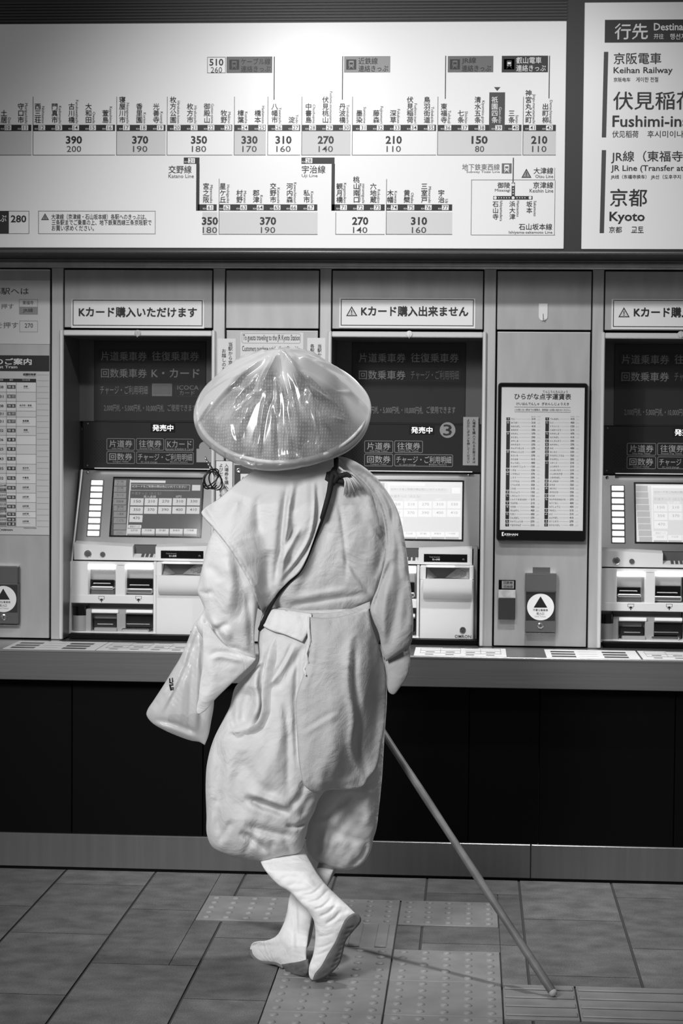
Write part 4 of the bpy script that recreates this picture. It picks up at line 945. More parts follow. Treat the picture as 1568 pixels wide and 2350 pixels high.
# ---------------------------------------------------------------- laminated sheets on the counter
PT = Plane((0, YC + .006, .7402), (0, 1, 0))
PT.n = np.array([0, 0, 1.])
def sheet(label, x0, x1, kind):
    """x0, x1: photo pixels along the counter's front edge"""
    z = .7402; a = on_floor(x0, 1489.5 + x0 * .0163 - 1.5, z)[0]; b = on_floor(x1, 1489.5 + x1 * .0163 - 1.5, z)[0]
    y0, y1 = YC + .012, YC + .252
    mb = MB(); mb.box((a, y0, z), (b, y1, z + .0008)); o = tag(mb.build('laminated_sheet', M_paper), label, 'sheet', 'laminated guide sheets on the counter')
    W = b - a; z += .0011
    def R(u0, v0, u1, v1): k.poly([(a + W * u0, y0 + (y1 - y0) * v0, z), (a + W * u1, y0 + (y1 - y0) * v0, z), (a + W * u1, y0 + (y1 - y0) * v1, z), (a + W * u0, y0 + (y1 - y0) * v1, z)])
    k = MB()
    if kind == 'bars':
        for c in (.06, .62):
            for r in (.08, .36, .64): R(c, r, c + .26, r + .17)
        k.build('printed_bars', M_inkd, o, fix=False); k = MB()
        for r in (.2, .45, .75): R(.36, r, .56, r + .02)
        k.build('fine_print', M_cell2, o, fix=False)
    else:
        for r in (.30, .62, .9): R(.06, r, .5, r + .025); R(.55, r, .95, r + .025)
        for c in (.06, .28, .5, .72, .94): R(c, .3, c + .004, .9)
        for c in (.12, .34, .56, .78): R(c, .12, c + .09, .2); R(c, .42, c + .1, .5)
        R(.3, .95, .7, .985)
        k.build('printed_table', M_ink2, o, fix=False)
sheet('laminated sheet with dark bars on the counter, under the left cabinet', 8, 219, 'bars')
sheet('laminated sheet with a faint table on the counter, before the left machine', 221, 440, 'table')
sheet('laminated sheet with a faint table on the counter, beside the right sleeve', 950, 1163, 'table')
sheet('laminated sheet with dark bars on the counter, under the braille table', 1255, 1471, 'bars')
sheet('laminated sheet on the counter before the machine at the right edge', 1476, 1700, 'table')
# ================================================================ the robed person
def catmull(pts, step=4.0, closed=True):
    P = np.array(pts, float); n = len(P); out = []
    for i in range(n if closed else n - 1):
        p0, p1, p2, p3 = P[(i - 1) % n] if closed else P[max(i - 1, 0)], P[i], P[(i + 1) % n], P[(i + 2) % n] if closed else P[min(i + 2, n - 1)]
        m = max(1, int(round(np.linalg.norm(p2 - p1) / step)))
        # soften only where the outline does not turn sharply
        def tang(a, b, c):
            u, v = b - a, c - b; lu, lv = np.linalg.norm(u) + 1e-9, np.linalg.norm(v) + 1e-9
            cs = np.dot(u, v) / lu / lv
            return None if cs < .25 else (u / lu + v / lv) / 2
        t1, t2 = tang(p0, p1, p2), tang(p1, p2, p3); L = np.linalg.norm(p2 - p1); d = (p2 - p1)
        t1 = d if t1 is None else t1 * L; t2 = d if t2 is None else t2 * L
        for k in range(m):
            t = k / m; h = (2 * t**3 - 3 * t**2 + 1, t**3 - 2 * t**2 + t, -2 * t**3 + 3 * t**2, t**3 - t**2)
            out.append(h[0] * p1 + h[1] * t1 + h[2] * p2 + h[3] * t2)
    if not closed: out.append(P[-1])
    return np.array(out)
def inside(P, q):
    x, y = q[:, 0], q[:, 1]; r = np.zeros(len(q), bool); j = len(P) - 1
    for i in range(len(P)):
        a, b = P[i], P[j]
        if a[1] != b[1]:
            c = ((a[1] > y) != (b[1] > y)) & (x < (b[0] - a[0]) * (y - a[1]) / (b[1] - a[1]) + a[0]); r ^= c
        j = i
    return r
def polydist(q, pts, closed=False):
    """distance of each point to the polyline, the signed side and the position along it (0..1)"""
    P = np.array(pts, float); A = P; B = np.roll(P, -1, 0)
    if not closed: A, B = P[:-1], P[1:]
    L = np.linalg.norm(B - A, axis=1); cum = np.concatenate([[0], np.cumsum(L)])
    best = np.full(len(q), 1e9); sg = np.zeros(len(q)); tt = np.zeros(len(q))
    for i in range(len(A)):
        d = B[i] - A[i]; w_ = q - A[i]; t = np.clip((w_ @ d) / max(L[i] ** 2, 1e-9), 0, 1); r = w_ - t[:, None] * d
        dist = np.hypot(r[:, 0], r[:, 1]); m = dist < best
        best[m] = dist[m]; sg[m] = np.sign(d[0] * w_[m, 1] - d[1] * w_[m, 0]); tt[m] = (cum[i] + t[m] * L[i]) / cum[-1]
    return best, sg, tt
def trimesh2d(outline, res):
    B = catmull(outline, 4.0); n = len(B)
    area = 0.5 * np.sum(B[:, 0] * np.roll(B[:, 1], -1) - np.roll(B[:, 0], -1) * B[:, 1])
    T = np.roll(B, -1, 0) - np.roll(B, 1, 0); N = np.stack([-T[:, 1], T[:, 0]], 1); N /= np.linalg.norm(N, axis=1)[:, None] + 1e-9
    if area < 0: N = -N
    pts = [B]
    for d in (0.6, 1.6, 3.2): pts.append(B + N * d)
    lo, hi = B.min(0), B.max(0); xs = np.arange(lo[0], hi[0], res); ys = np.arange(lo[1], hi[1], res * .866)
    g = np.array([(x + (res / 2 if j % 2 else 0), y) for j, y in enumerate(ys) for x in xs])
    g = g[inside(B, g)]; d = polydist(g, B, True)[0]; g = g[d > 4.8]
    ring = np.concatenate(pts[1:]); k = inside(B, ring); dd = polydist(ring, B, True)[0]; exp = np.repeat([.6, 1.6, 3.2], n); ring = ring[k & (dd > exp * .8)]
    V = np.concatenate([B, ring, g])
    res_ = delaunay_2d_cdt([Vector(p) for p in V], [], [list(range(n)) if area > 0 else list(range(n - 1, -1, -1))], 1, 1e-4)
    v2 = np.array([tuple(p) for p in res_[0]]); tri = np.array([f for f in res_[2] if len(f) == 3], int)
    used = np.unique(tri); mp = -np.ones(len(v2), int); mp[used] = np.arange(len(used)); v2 = v2[used]; tri = mp[tri]
    a = v2[tri]; ar = (a[:, 1, 0] - a[:, 0, 0]) * (a[:, 2, 1] - a[:, 0, 1]) - (a[:, 1, 1] - a[:, 0, 1]) * (a[:, 2, 0] - a[:, 0, 0])
    tri = tri[np.abs(ar) > 1e-6]; ar = ar[np.abs(ar) > 1e-6]; tri[ar < 0] = tri[ar < 0][:, ::-1]
    bd = polydist(v2, B, True)[0]
    e = np.sort(np.concatenate([tri[:, [0, 1]], tri[:, [1, 2]], tri[:, [2, 0]]]), axis=1); ue, cn = np.unique(e, axis=0, return_counts=True)
    onb = np.zeros(len(v2), bool); onb[ue[cn == 1].ravel()] = True
    return v2, tri, onb, bd, ue
def poisson(v, tri, onb):
    """u of  -lap u = 1, u = 0 on the outline: sqrt(2u) is the height of a round cross-section"""
    n = len(v); a, b, c = v[tri[:, 0]], v[tri[:, 1]], v[tri[:, 2]]
    A = np.abs((b[:, 0] - a[:, 0]) * (c[:, 1] - a[:, 1]) - (b[:, 1] - a[:, 1]) * (c[:, 0] - a[:, 0])) / 2 + 1e-9
    I, J, W = [], [], []
    for p, q, r in ((0, 1, 2), (1, 2, 0), (2, 0, 1)):
        e1 = v[tri[:, q]] - v[tri[:, p]]; e2 = v[tri[:, r]] - v[tri[:, p]]
        cot = (e1 * e2).sum(1) / (2 * A); I.append(tri[:, q]); J.append(tri[:, r]); W.append(cot / 2)
    I = np.concatenate(I); J = np.concatenate(J); W = np.maximum(np.concatenate(W), 1e-6)
    m = np.bincount(tri.ravel(), np.repeat(A / 3, 3), n); D = np.bincount(I, W, n) + np.bincount(J, W, n); fr = ~onb
    def K(x): return D * x - np.bincount(I, W * x[J], n) - np.bincount(J, W * x[I], n)
    x = np.zeros(n); r = np.where(fr, m, 0); z = r / D; p = z.copy(); rz = r @ z; r0 = rz
    for _ in range(900):
        Ap = np.where(fr, K(p), 0); al = rz / (p @ Ap + 1e-30); x += al * p; r -= al * Ap; z = r / D; rn = r @ z
        if rn < 1e-9 * r0: break
        p = z + rn / rz * p; rz = rn
    return np.maximum(x, 0)
def folds_disp(q, folds):
    d = np.zeros(len(q))
    for pts, wd, amp, kind in folds:
        P = catmull(pts, 6, False); dist, sg, t = polydist(q, P); tp = np.clip(np.sin(np.pi * np.clip(t, 0, 1)) * 1.6, 0, 1) if kind[-1] != 'o' else np.ones(len(q))
        x = dist / wd
        if kind[0] == 'v': d += amp * tp * np.exp(-x * x)
        elif kind[0] == 's': d += amp * tp * 2.33 * sg * x * np.exp(-x * x)
        elif kind[0] == 'r': d += amp * tp * (np.exp(-x * x) - .45 * np.exp(-(x / 2) ** 2))
    return d
def wrinkle(q, amp, wl, ang, seed, n=7):
    rs = np.random.RandomState(seed); d = np.zeros(len(q)); a0 = math.radians(ang)
    for i in range(n):
        a = a0 + rs.normal(0, .35); f = 2 * math.pi / (wl * rs.uniform(.6, 1.7)); ph = rs.uniform(0, 7)
        s = q[:, 0] * math.cos(a) + q[:, 1] * math.sin(a); tq = -q[:, 0] * math.sin(a) + q[:, 1] * math.cos(a)
        d += np.sin(f * s + ph + 1.5 * np.sin(tq / (wl * 2.2) + rs.uniform(0, 7))) * np.maximum(0, np.sin(tq / (wl * 2.6) + rs.uniform(0, 7)))
    return amp * d / math.sqrt(n)
def rays(q):
    d = np.stack([(q[:, 0] - 784) / F_PX, (q[:, 1] - 1175) / F_PX, np.ones(len(q))], 1); return d @ RM
def lift(q, Y):
    d = rays(q); return CAM + d * (Y / d[:, 1])[:, None]
_BVH = {}
def closed_mesh(v, tri, onb, Yf, Yb):
    n = len(v); F = lift(v, Yf); Bk = lift(v, Yb); mp = np.arange(n); k = n; idx = np.where(~onb)[0]; mp[idx] = n + np.arange(len(idx))
    V = np.concatenate([F, Bk[idx]]); T = np.concatenate([tri, mp[tri][:, ::-1]]); return V, T
def link_mesh(name, V, T, m, parent, smooth=True):
    me = bpy.data.meshes.new(name); me.from_pydata(V.tolist(), [], T.tolist()); me.materials.append(m)
    bm = bmesh.new(); bm.from_mesh(me); bmesh.ops.recalc_face_normals(bm, faces=bm.faces); bm.to_mesh(me); bm.free()
    me.polygons.foreach_set('use_smooth', [smooth] * len(me.polygons)); me.update()
    o = bpy.data.objects.new(name, me); COL.objects.link(o)
    if parent is not None: attach(o, parent)
    _BVH[o.name] = BVHTree.FromPolygons([tuple(x) for x in V], [tuple(x) for x in T])
    return o
def puff(outline, Y0, k=.8, kb=None, hmax=None, folds=(), wr=None, res=6.0):
    v, tri, onb, bd, ue = trimesh2d(outline, res); u = poisson(v, tri, onb)
    Y = np.full(len(v), float(Y0)) if not callable(Y0) else Y0(v[:, 0], v[:, 1])
    s = Y / F_PX; h = np.sqrt(2 * u) * s; hf = k * h; hb = (k if kb is None else kb) * h
    if hmax: hf = hmax * np.tanh(hf / hmax); hb = hmax * np.tanh(hb / hmax)
    edge = np.clip(bd / 7, 0, 1); d = folds_disp(v, folds)
    if wr:
        for w_ in (wr if isinstance(wr, list) else [wr]): d += wrinkle(v, *w_)
    hf = hf + d * edge
    return closed_mesh(v, tri, onb, Y - hf, Y + hb)
def join(*parts):
    V, T, k = [], [], 0
    for v, t in parts: V.append(v); T.append(t + k); k += len(v)
    return np.concatenate(V), np.concatenate(T)
def hit(q, over):
    D = rays(q); out = np.full(len(q), np.nan)
    for nme in over:
        b = _BVH[nme]
        for i in range(len(q)):
            h = b.ray_cast(Vector(CAM), Vector(D[i]).normalized(), 50)
            if h[0] is not None and not (out[i] <= h[0].y): out[i] = h[0].y
    return out
def drape(outline, over, gap=.006, thick=.006, puffk=.05, folds=(), wr=None, res=6.0, smooth=12, extra=None, raw=False):
    v, tri, onb, bd, ue = trimesh2d(outline, res); u = poisson(v, tri, onb); y = hit(v, over); known = ~np.isnan(y); n = len(v)
    Y = np.where(known, y, np.nanmean(y)); deg = np.bincount(ue.ravel(), minlength=n)
    def avg(Y): return (np.bincount(ue[:, 0], Y[ue[:, 1]], n) + np.bincount(ue[:, 1], Y[ue[:, 0]], n)) / np.maximum(deg, 1)
    for _ in range(400): Y = np.where(known, Y, avg(Y))
    top = np.where(known, y, 99.)
    for _ in range(smooth): Y = np.minimum(avg(Y), top)
    h = puffk * np.sqrt(2 * u) * Y / F_PX; d = folds_disp(v, folds)
    if wr:
        for w_ in (wr if isinstance(wr, list) else [wr]): d += wrinkle(v, *w_)
    edge = np.clip(bd / 6, 0.0, 1); d = d * edge + (extra(v) if extra else 0)
    Yf = Y - gap - h - (d if raw else np.maximum(d, -(gap + h) * .8)); th = thick * np.clip(bd / 2.5, 0, 1)
    Yf = Yf - 0; return closed_mesh(v, tri, onb, Yf - th * .5, Yf + th * .5)

def cloth(name, v, bumpscale=700, bumpst=.12, rough=.85, noise=None):
    m = mat(name, v, rough, 0, .25, bump=(bumpscale, bumpst), noise=noise)
    nt = m.node_tree; b = nt.nodes['Principled BSDF']; b.inputs['Sheen Weight'].default_value = .15
    bp = [n for n in nt.nodes if n.type == 'BUMP'][0]; tc = [n for n in nt.nodes if n.type == 'TEX_COORD'][0]
    for sc_, dist, st in ((9, .014, .55), (30, .004, .35)):          # soft creasing of worn cotton
        n = nt.nodes.new('ShaderNodeTexNoise'); n.inputs['Scale'].default_value = sc_; n.inputs['Detail'].default_value = 3; n.inputs['Distortion'].default_value = 1.4; nt.links.new(tc.outputs['Object'], n.inputs['Vector'])
        b2 = nt.nodes.new('ShaderNodeBump'); b2.inputs['Strength'].default_value = st; b2.inputs['Distance'].default_value = dist; nt.links.new(n.outputs['Fac'], b2.inputs['Height']); nt.links.new(b2.outputs['Normal'], bp.inputs['Normal']); bp = b2
    return m
C_cape = cloth('pale_cotton_cape', 208); C_jack = cloth('pale_cotton_jacket', 205); C_slv = cloth('pale_cotton_sleeve', 216); C_trs = cloth('pale_cotton_trousers', 206)
C_pad = cloth('suede_hide', 186, 420, .5, .95, noise=(9, .12)); C_sash = cloth('pale_sash', 214); C_wrap = cloth('white_leg_wrap', 238); C_rs = cloth('shaded_cotton_sleeve', 178)  # right sleeve cloth darkened in its colour for the side away from the light
M_skin = mat('skin', 150, .55); M_cord = mat('black_cord', 14, .8); M_sole = mat('grey_rubber_sole', 104, .7, noise=(60, .15))

# ---- the body: one continuous surface on a jointed skeleton
def P3(px, py, Y): return Vector([float(x) for x in on_y(px, py, Y)])
bm = bmesh.new(); sk = bm.verts.layers.skin.verify(); 
def nd(co, r, prev=None):
    v = bm.verts.new(co); v[sk].radius = (r, r) if not isinstance(r, tuple) else r
    if prev is not None: bm.edges.new((prev, v))
    return v
pelvis = nd(P3(715, 1470, 5.285), (.10, .07)); pelvis[sk].use_root = True
waist = nd(P3(712, 1370, 5.30), (.085, .06), pelvis); chest = nd(P3(700, 1230, 5.31), (.10, .065), waist); top_ = nd(P3(692, 1130, 5.33), (.07, .05), chest)
neck = nd(P3(680, 1060, 5.34), .055, top_); skull0 = nd(P3(664, 1020, 5.36), .068, neck); skull1 = nd(P3(655, 970, 5.36), .086, skull0); skull2 = nd(P3(652, 925, 5.355), .07, skull1)
nose = nd(P3(655, 985, 5.47), .012, skull1)
for sx in (-1, 1): nd(P3(655 + sx * 78, 985, 5.37), (.010, .022), skull1)
def arm(sh, el, wr, pt, rs, fingers):
    a = nd(P3(*sh), rs[0], top_); b = nd(P3(*el), rs[1], a); c = nd(P3(*wr), rs[2], b); pm = nd(P3(*pt), (.030, .016), c); return c, pm
def hand(pm, fwd, side, curl, length=1.0):
    fwd = Vector(fwd).normalized(); side = Vector(side).normalized(); curl = Vector(curl).normalized(); o = pm.co
    for i, (s_, L_) in enumerate(((-.030, .068), (-.010, .078), (.010, .074), (.028, .060))):
        p = o + side * s_ + fwd * .022; a = nd(p, .0105, pm); a2 = nd(p + fwd * L_ * .42, .0095, a); a3 = nd(p + fwd * L_ * .62 + curl * L_ * .34, .0085, a2); nd(p + fwd * L_ * .45 + curl * L_ * .62, .0075, a3)
    t0 = nd(o - side * .034 - fwd * .012 + curl * .01, .0115, pm); t1 = nd(t0.co - side * .016 + fwd * .026 + curl * .018, .010, t0); nd(t1.co + side * .012 + fwd * .018 + curl * .020, .0085, t1)
_, lp = arm((572, 1150, 5.29), (515, 1330, 5.27), (500, 1420, 5.235), (496, 1444, 5.23), (.042, .034, .026), 5)
hand(lp, P3(492, 1500, 5.23) - P3(496, 1444, 5.23), (.5, .85, 0), (.6, -.3, -.5))
_, rp = arm((822, 1140, 5.29), (890, 1360, 5.33), (842, 1490, 5.52), (818, 1535, 5.585), (.042, .034, .026), 5)
hand(rp, Vector((-.35, .75, -.25)), (.3, 0, .9), (-.8, .1, .1))
def leg(nodes):
    p = pelvis
    for x, y, Y, r in nodes: p = nd(P3(x, y, Y), r, p)
leg([(655, 1560, 5.26, .072), (590, 1870, 5.25, .040), (640, 1965, 5.25, .026), (700, 2030, 5.16, .020), (775, 2092, 5.09, .018), (752, 2170, 5.085, (.022, .016)), (730, 2228, 5.08, (.014, .010))])
leg([(775, 1560, 5.30, .070), (790, 1890, 5.35, .040), (754, 1984, 5.345, .030), (716, 2072, 5.255, .018), (694, 2170, 5.16, .022), (640, 2190, 5.23, (.022, .014)), (594, 2190, 5.31, (.016, .008))])
me = bpy.data.meshes.new('person'); bm.to_mesh(me); bm.free()
tmp = bpy.data.objects.new('tmp', me); COL.objects.link(tmp)
s_ = tmp.modifiers.new('skin', 'SKIN'); s_.use_smooth_shade = True; ss = tmp.modifiers.new('sub', 'SUBSURF'); ss.levels = 2; ss.render_levels = 2
dg = bpy.context.evaluated_depsgraph_get(); body = bpy.data.meshes.new_from_object(tmp.evaluated_get(dg)); bpy.data.objects.remove(tmp); body.name = 'person'
body.materials.clear(); body.materials.append(M_skin)
person = bpy.data.objects.new('person', body); COL.objects.link(person)
tag(person, 'person in pale pilgrim robes and a plastic covered cone hat, seen from behind, stepping left', 'person')
for sx in (-1, 1):
    mb = MB(); mb.lathe(P3(655 + sx * 28, 968, 5.432), (0, 1, 0), [(.0001, .012), (.008, .009), (.011, 0), (.008, -.009), (.0001, -.012)], 14); mb.build('eye', mat('eye_white', 220, .2), person, smooth=True)
mb = MB(); c = P3(655, 1012, 5.425); mb.tube([c + Vector((-.024, -.006, .002)), c + Vector((-.01, .004, .003)), c + Vector((.01, .004, .003)), c + Vector((.024, -.006, .002))], [.003, .006, .006, .003], 8); mb.build('mouth', mat('lips', 110, .5), person, smooth=True)

# ---- trousers
LT = [(598, 1425), (592, 1470), (592, 1520), (556, 1560), (541, 1575), (527, 1623), (516, 1645), (489, 1700), (475, 1754), (472, 1800), (474, 1872), (475, 1915), (487, 1943), (523, 1963), (565, 1972), (606, 1976), (647, 1966), (688, 1955), (703, 1915), (708, 1890), (722, 1862), (732, 1835), (775, 1780), (815, 1700), (850, 1600), (858, 1500), (848, 1395), (700, 1400), (610, 1398)]
RT = [(770, 1440), (848, 1430), (884, 1530), (888, 1600), (882, 1700), (877, 1786), (870, 1855), (863, 1907), (858, 1922), (850, 1955), (827, 1986), (795, 1997), (764, 1993), (709, 1960), (703, 1905), (714, 1858), (705, 1750), (712, 1600)]
lf = [([(500, 1940), (516, 1912), (536, 1880)], 7, -.006, 'v'), ([(556, 1970), (572, 1940), (590, 1905)], 8, -.006, 'v'), ([(622, 1974), (622, 1950), (628, 1930)], 7, -.006, 'v'), ([(668, 1962), (660, 1940), (650, 1925)], 7, -.006, 'v'), ([(560, 1720), (545, 1800), (552, 1880)], 20, -.010, 'v'), ([(600, 1680), (612, 1760), (600, 1830)], 18, .008, 'v'), ([(720, 1820), (700, 1850), (690, 1880)], 10, -.010, 'v'),
      ([(700, 1480), (668, 1530), (640, 1572), (610, 1574)], 7, -.008, 'v'), ([(676, 1475), (648, 1530), (612, 1574)], 5, -.006, 's'), ([(686, 1482), (680, 1600), (682, 1760)], 7, -.012, 'v'),
      ([(614, 1480), (594, 1560), (598, 1630), (568, 1680)], 13, .014, 's'), ([(560, 1682), (540, 1684), (528, 1676)], 8, .006, 's'), ([(530, 1600), (532, 1650), (540, 1680)], 8, -.014, 'v'), ([(575, 1575), (562, 1630), (562, 1672)], 17, -.028, 'v'),
      ([(560, 1828), (606, 1848), (668, 1868)], 9, -.022, 'v'), ([(560, 1820), (610, 1832), (672, 1856)], 10, .010, 'v'), ([(560, 1893), (612, 1908), (678, 1922)], 10, -.014, 'v'), ([(550, 1908), (585, 1932), (617, 1958)], 8, -.014, 'v'), ([(655, 1894), (680, 1898), (704, 1886)], 5, -.012, 'v'),
      ([(506, 1812), (498, 1860), (508, 1930)], 10, -.010, 'v'), ([(512, 1700), (500, 1790), (505, 1850)], 12, -.010, 'v'), ([(560, 1740), (590, 1800), (650, 1830)], 16, -.008, 'v'), ([(640, 1600), (640, 1700), (630, 1800)], 14, .008, 'v'), ([(655, 1600), (662, 1720), (660, 1820)], 8, -.007, 'v'), ([(700, 1790), (690, 1830), (660, 1855)], 9, -.010, 'v')]
rf = [([(722, 1966), (732, 1940), (742, 1910)], 8, -.003, 'v'), ([(772, 1992), (776, 1960), (782, 1930)], 9, -.003, 'v'), ([(822, 1985), (812, 1955), (802, 1925)], 9, -.003, 'v'), ([(770, 1830), (800, 1880), (812, 1930)], 14, -.006, 'v'), ([(826, 1820), (832, 1870), (822, 1920)], 13, -.006, 'v'),
      ([(810, 1815), (770, 1860), (738, 1880)], 9, -.014, 'v'), ([(820, 1820), (800, 1880), (750, 1930)], 14, -.010, 'v'), ([(740, 1890), (790, 1920), (850, 1932)], 11, -.010, 'v'), ([(762, 1912), (752, 1950), (738, 1972)], 4, -.008, 'v'), ([(845, 1930), (830, 1968), (800, 1990)], 6, -.008, 'v'), ([(850, 1800), (840, 1860), (845, 1900)], 12, .008, 'v'), ([(735, 1890), (728, 1930), (740, 1960)], 12, -.012, 'v')]
L_ = puff(LT, lambda x, y: 5.24 - .05 * np.clip((y - 1600) / 350, 0, 1), .82, hmax=.15, folds=[(p_, w_, a_ * 1.25, k_) for p_, w_, a_, k_ in lf], wr=[(.0026, 52, 10, 3), (.0006, 18, 30, 4)], res=3.8)
R_ = puff(RT, lambda x, y: 5.31 + .02 * np.clip((y - 1700) / 250, 0, 1), .85, hmax=.13, folds=rf, wr=(.0018, 40, 15, 5), res=4.2)
trs = link_mesh('trousers', *join(L_, R_), C_trs, person)
FP = [(634, 1452), (694, 1474), (702, 1560), (692, 1680), (650, 1740), (592, 1726), (552, 1700), (534, 1680), (566, 1672), (588, 1658), (600, 1628), (600, 1592), (607, 1535), (619, 1485)]
def flap(v):
    d, _, t_ = polydist(v, [(634, 1452), (619, 1485), (607, 1535), (600, 1592), (600, 1628), (588, 1658), (566, 1672), (534, 1680)]); return .038 * np.exp(-(d / 20) ** 2) * np.clip(np.sin(np.pi * np.clip(t_, 0.02, .98)) * 1.5, .15, 1)
link_mesh('front_panel', *drape(FP, [trs.name], -.012, .001, .0, [([(674, 1480), (648, 1530), (616, 1574)], 5, -.004, 'v'), ([(684, 1484), (680, 1560), (682, 1680)], 7, -.006, 'v'), ([(660, 1490), (652, 1580), (646, 1680)], 8, .005, 'v')], res=3.6, smooth=30, extra=flap, raw=True), C_trs, trs)
# ---- jacket
JK = [(640, 1050), (600, 1068), (556, 1102), (518, 1150), (508, 1250), (532, 1330), (576, 1382), (606, 1404), (720, 1413), (800, 1405), (852, 1388), (880, 1330), (892, 1240), (884, 1150), (850, 1096), (800, 1058), (760, 1042), (700, 1040)]
jf = [([(775, 1140), (788, 1216), (795, 1300), (794, 1335)], 5, -.007, 'v'), ([(788, 1276), (813, 1319), (852, 1372)], 8, .006, 's'), ([(712, 1262), (690, 1320), (655, 1380)], 16, .010, 'v'), ([(760, 1180), (720, 1290), (680, 1360)], 14, -.008, 'v'), ([(655, 1392), (741, 1378), (848, 1362)], 6, -.008, 'v'), ([(640, 1378), (720, 1366), (800, 1352)], 9, .008, 'v'),
      ([(820, 1205), (812, 1240), (796, 1275)], 12, .004, 'v'), ([(852, 1190), (874, 1240), (862, 1330)], 8, -.012, 'v'), ([(855, 1110), (880, 1190), (884, 1290)], 8, -.012, 'v'), ([(800, 1110), (830, 1180), (850, 1230)], 12, -.005, 'v'), ([(840, 1120), (856, 1180), (868, 1240)], 9, .004, 'v')]
jack = link_mesh('jacket', *puff(JK, 5.28, .72, hmax=.15, folds=jf, wr=[(.0022, 48, 20, 8)], res=3.8), C_jack, person)
# ---- right sleeve and cuff
RSV = [(772, 1046), (800, 1052), (842, 1076), (882, 1118), (913, 1172), (930, 1245), (941, 1330), (948, 1400), (948, 1450), (942, 1480), (918, 1500), (886, 1518), (878, 1497), (870, 1455), (850, 1400), (868, 1345), (884, 1280), (884, 1220), (868, 1155), (838, 1112), (800, 1076)]
sf_ = [([(780, 1062), (842, 1100), (880, 1166), (892, 1244), (888, 1290)], 6, -.012, 'v'), ([(800, 1060), (868, 1112), (898, 1160), (900, 1230)], 6, -.008, 'v'), ([(818, 1066), (884, 1140), (912, 1230), (922, 1330)], 7, -.008, 'v'), ([(895, 1280), (866, 1350), (850, 1405)], 8, .012, 's'), ([(912, 1260), (916, 1350), (902, 1440), (886, 1500)], 10, -.010, 'v'), ([(926, 1300), (934, 1380), (928, 1450)], 9, -.007, 'v'), ([(890, 1330), (880, 1420), (884, 1480)], 9, .010, 'v'), ([(905, 1180), (922, 1260), (930, 1340)], 6, .006, 'v')]
RCF = [(884, 1512), (912, 1500), (941, 1474), (942, 1502), (937, 1545), (918, 1578), (903, 1594), (893, 1589), (888, 1550)]
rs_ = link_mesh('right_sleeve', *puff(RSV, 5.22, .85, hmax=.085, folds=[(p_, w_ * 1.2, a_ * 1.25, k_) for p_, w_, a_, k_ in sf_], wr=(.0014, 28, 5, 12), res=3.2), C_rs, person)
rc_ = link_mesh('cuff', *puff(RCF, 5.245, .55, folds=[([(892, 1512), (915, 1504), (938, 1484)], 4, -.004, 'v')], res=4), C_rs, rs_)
# ---- left sleeve
LSV = [(545, 1150), (505, 1195), (482, 1235), (468, 1285), (456, 1340), (453, 1358), (462, 1378), (468, 1398), (456, 1420), (451, 1436), (470, 1470), (500, 1500), (540, 1520), (588, 1514), (584, 1460), (590, 1405), (600, 1350), (600, 1250)]
lsf = [([(455, 1358), (474, 1362), (490, 1357)], 6, -.008, 'v'), ([(470, 1300), (494, 1312), (508, 1336)], 11, -.007, 'v'), ([(520, 1240), (516, 1300), (524, 1380)], 16, .008, 'v'), ([(466, 1400), (478, 1432), (492, 1444), (528, 1430)], 7, -.016, 'v'), ([(468, 1420), (500, 1456), (522, 1488)], 7, -.016, 'v'), ([(476, 1426), (512, 1446), (530, 1470)], 9, .012, 'v'), ([(540, 1270), (556, 1340), (550, 1430)], 14, -.010, 'v'), ([(520, 1280), (532, 1330), (520, 1410)], 14, .012, 'v'), ([(570, 1345), (574, 1420), (580, 1500)], 8, -.012, 'v'), ([(470, 1494), (520, 1490), (586, 1510)], 6, .010, 's')]
LFL = [(464, 1432), (478, 1428), (492, 1452), (520, 1482), (560, 1502), (589, 1512), (578, 1525), (545, 1556), (492, 1607), (470, 1632), (456, 1640), (452, 1635), (456, 1600), (459, 1569), (465, 1527), (466, 1480)]
ls_ = link_mesh('left_sleeve', *puff(LSV, 5.20, .80, hmax=.10, folds=lsf, wr=(.0018, 40, 30, 14), res=4.5), C_slv, person)
lfl = link_mesh('cuff', *puff(LFL, 5.155, .30, folds=[([(480, 1510), (500, 1502), (560, 1512)], 7, .008, 's'), ([(470, 1500), (490, 1560), (462, 1625)], 14, .006, 'v')], wr=(.0012, 30, 60, 15), res=4.5), C_slv, ls_)
# ---- sash, hide pad
sash = link_mesh('sash', *drape([(608, 1396), (660, 1400), (716, 1408), (712, 1440), (695, 1474), (652, 1456), (627, 1449), (600, 1432)], [trs.name], .010, .006, .06, [([(640, 1398), (636, 1425), (630, 1450)], 4, .003, 'v'), ([(606, 1430), (650, 1448), (694, 1466)], 3, -.002, 'v')]), C_sash, person)
belt = link_mesh('waist_cord', *drape([(600, 1392), (660, 1400), (720, 1407), (790, 1401), (850, 1380), (852, 1396), (790, 1418), (720, 1422), (660, 1412), (604, 1404)], [trs.name, jack.name], .008, .008, .10, [([(604, 1398), (700, 1412), (780, 1406), (850, 1386)], 3, -.006, 'v'), ([(640, 1406), (720, 1416), (800, 1410), (850, 1394)], 2.5, -.005, 'v')], (.003, 11, 80, 21), res=3.5), C_pad, person)
PD = [(709, 1416), (760, 1418), (846, 1398), (853, 1434), (881, 1510), (887, 1548), (886, 1645), (876, 1708), (863, 1766), (848, 1784), (832, 1806), (797, 1813), (762, 1812), (724, 1819), (700, 1804), (690, 1771), (682, 1687), (680, 1602), (687, 1577), (700, 1539), (711, 1489), (706, 1443)]
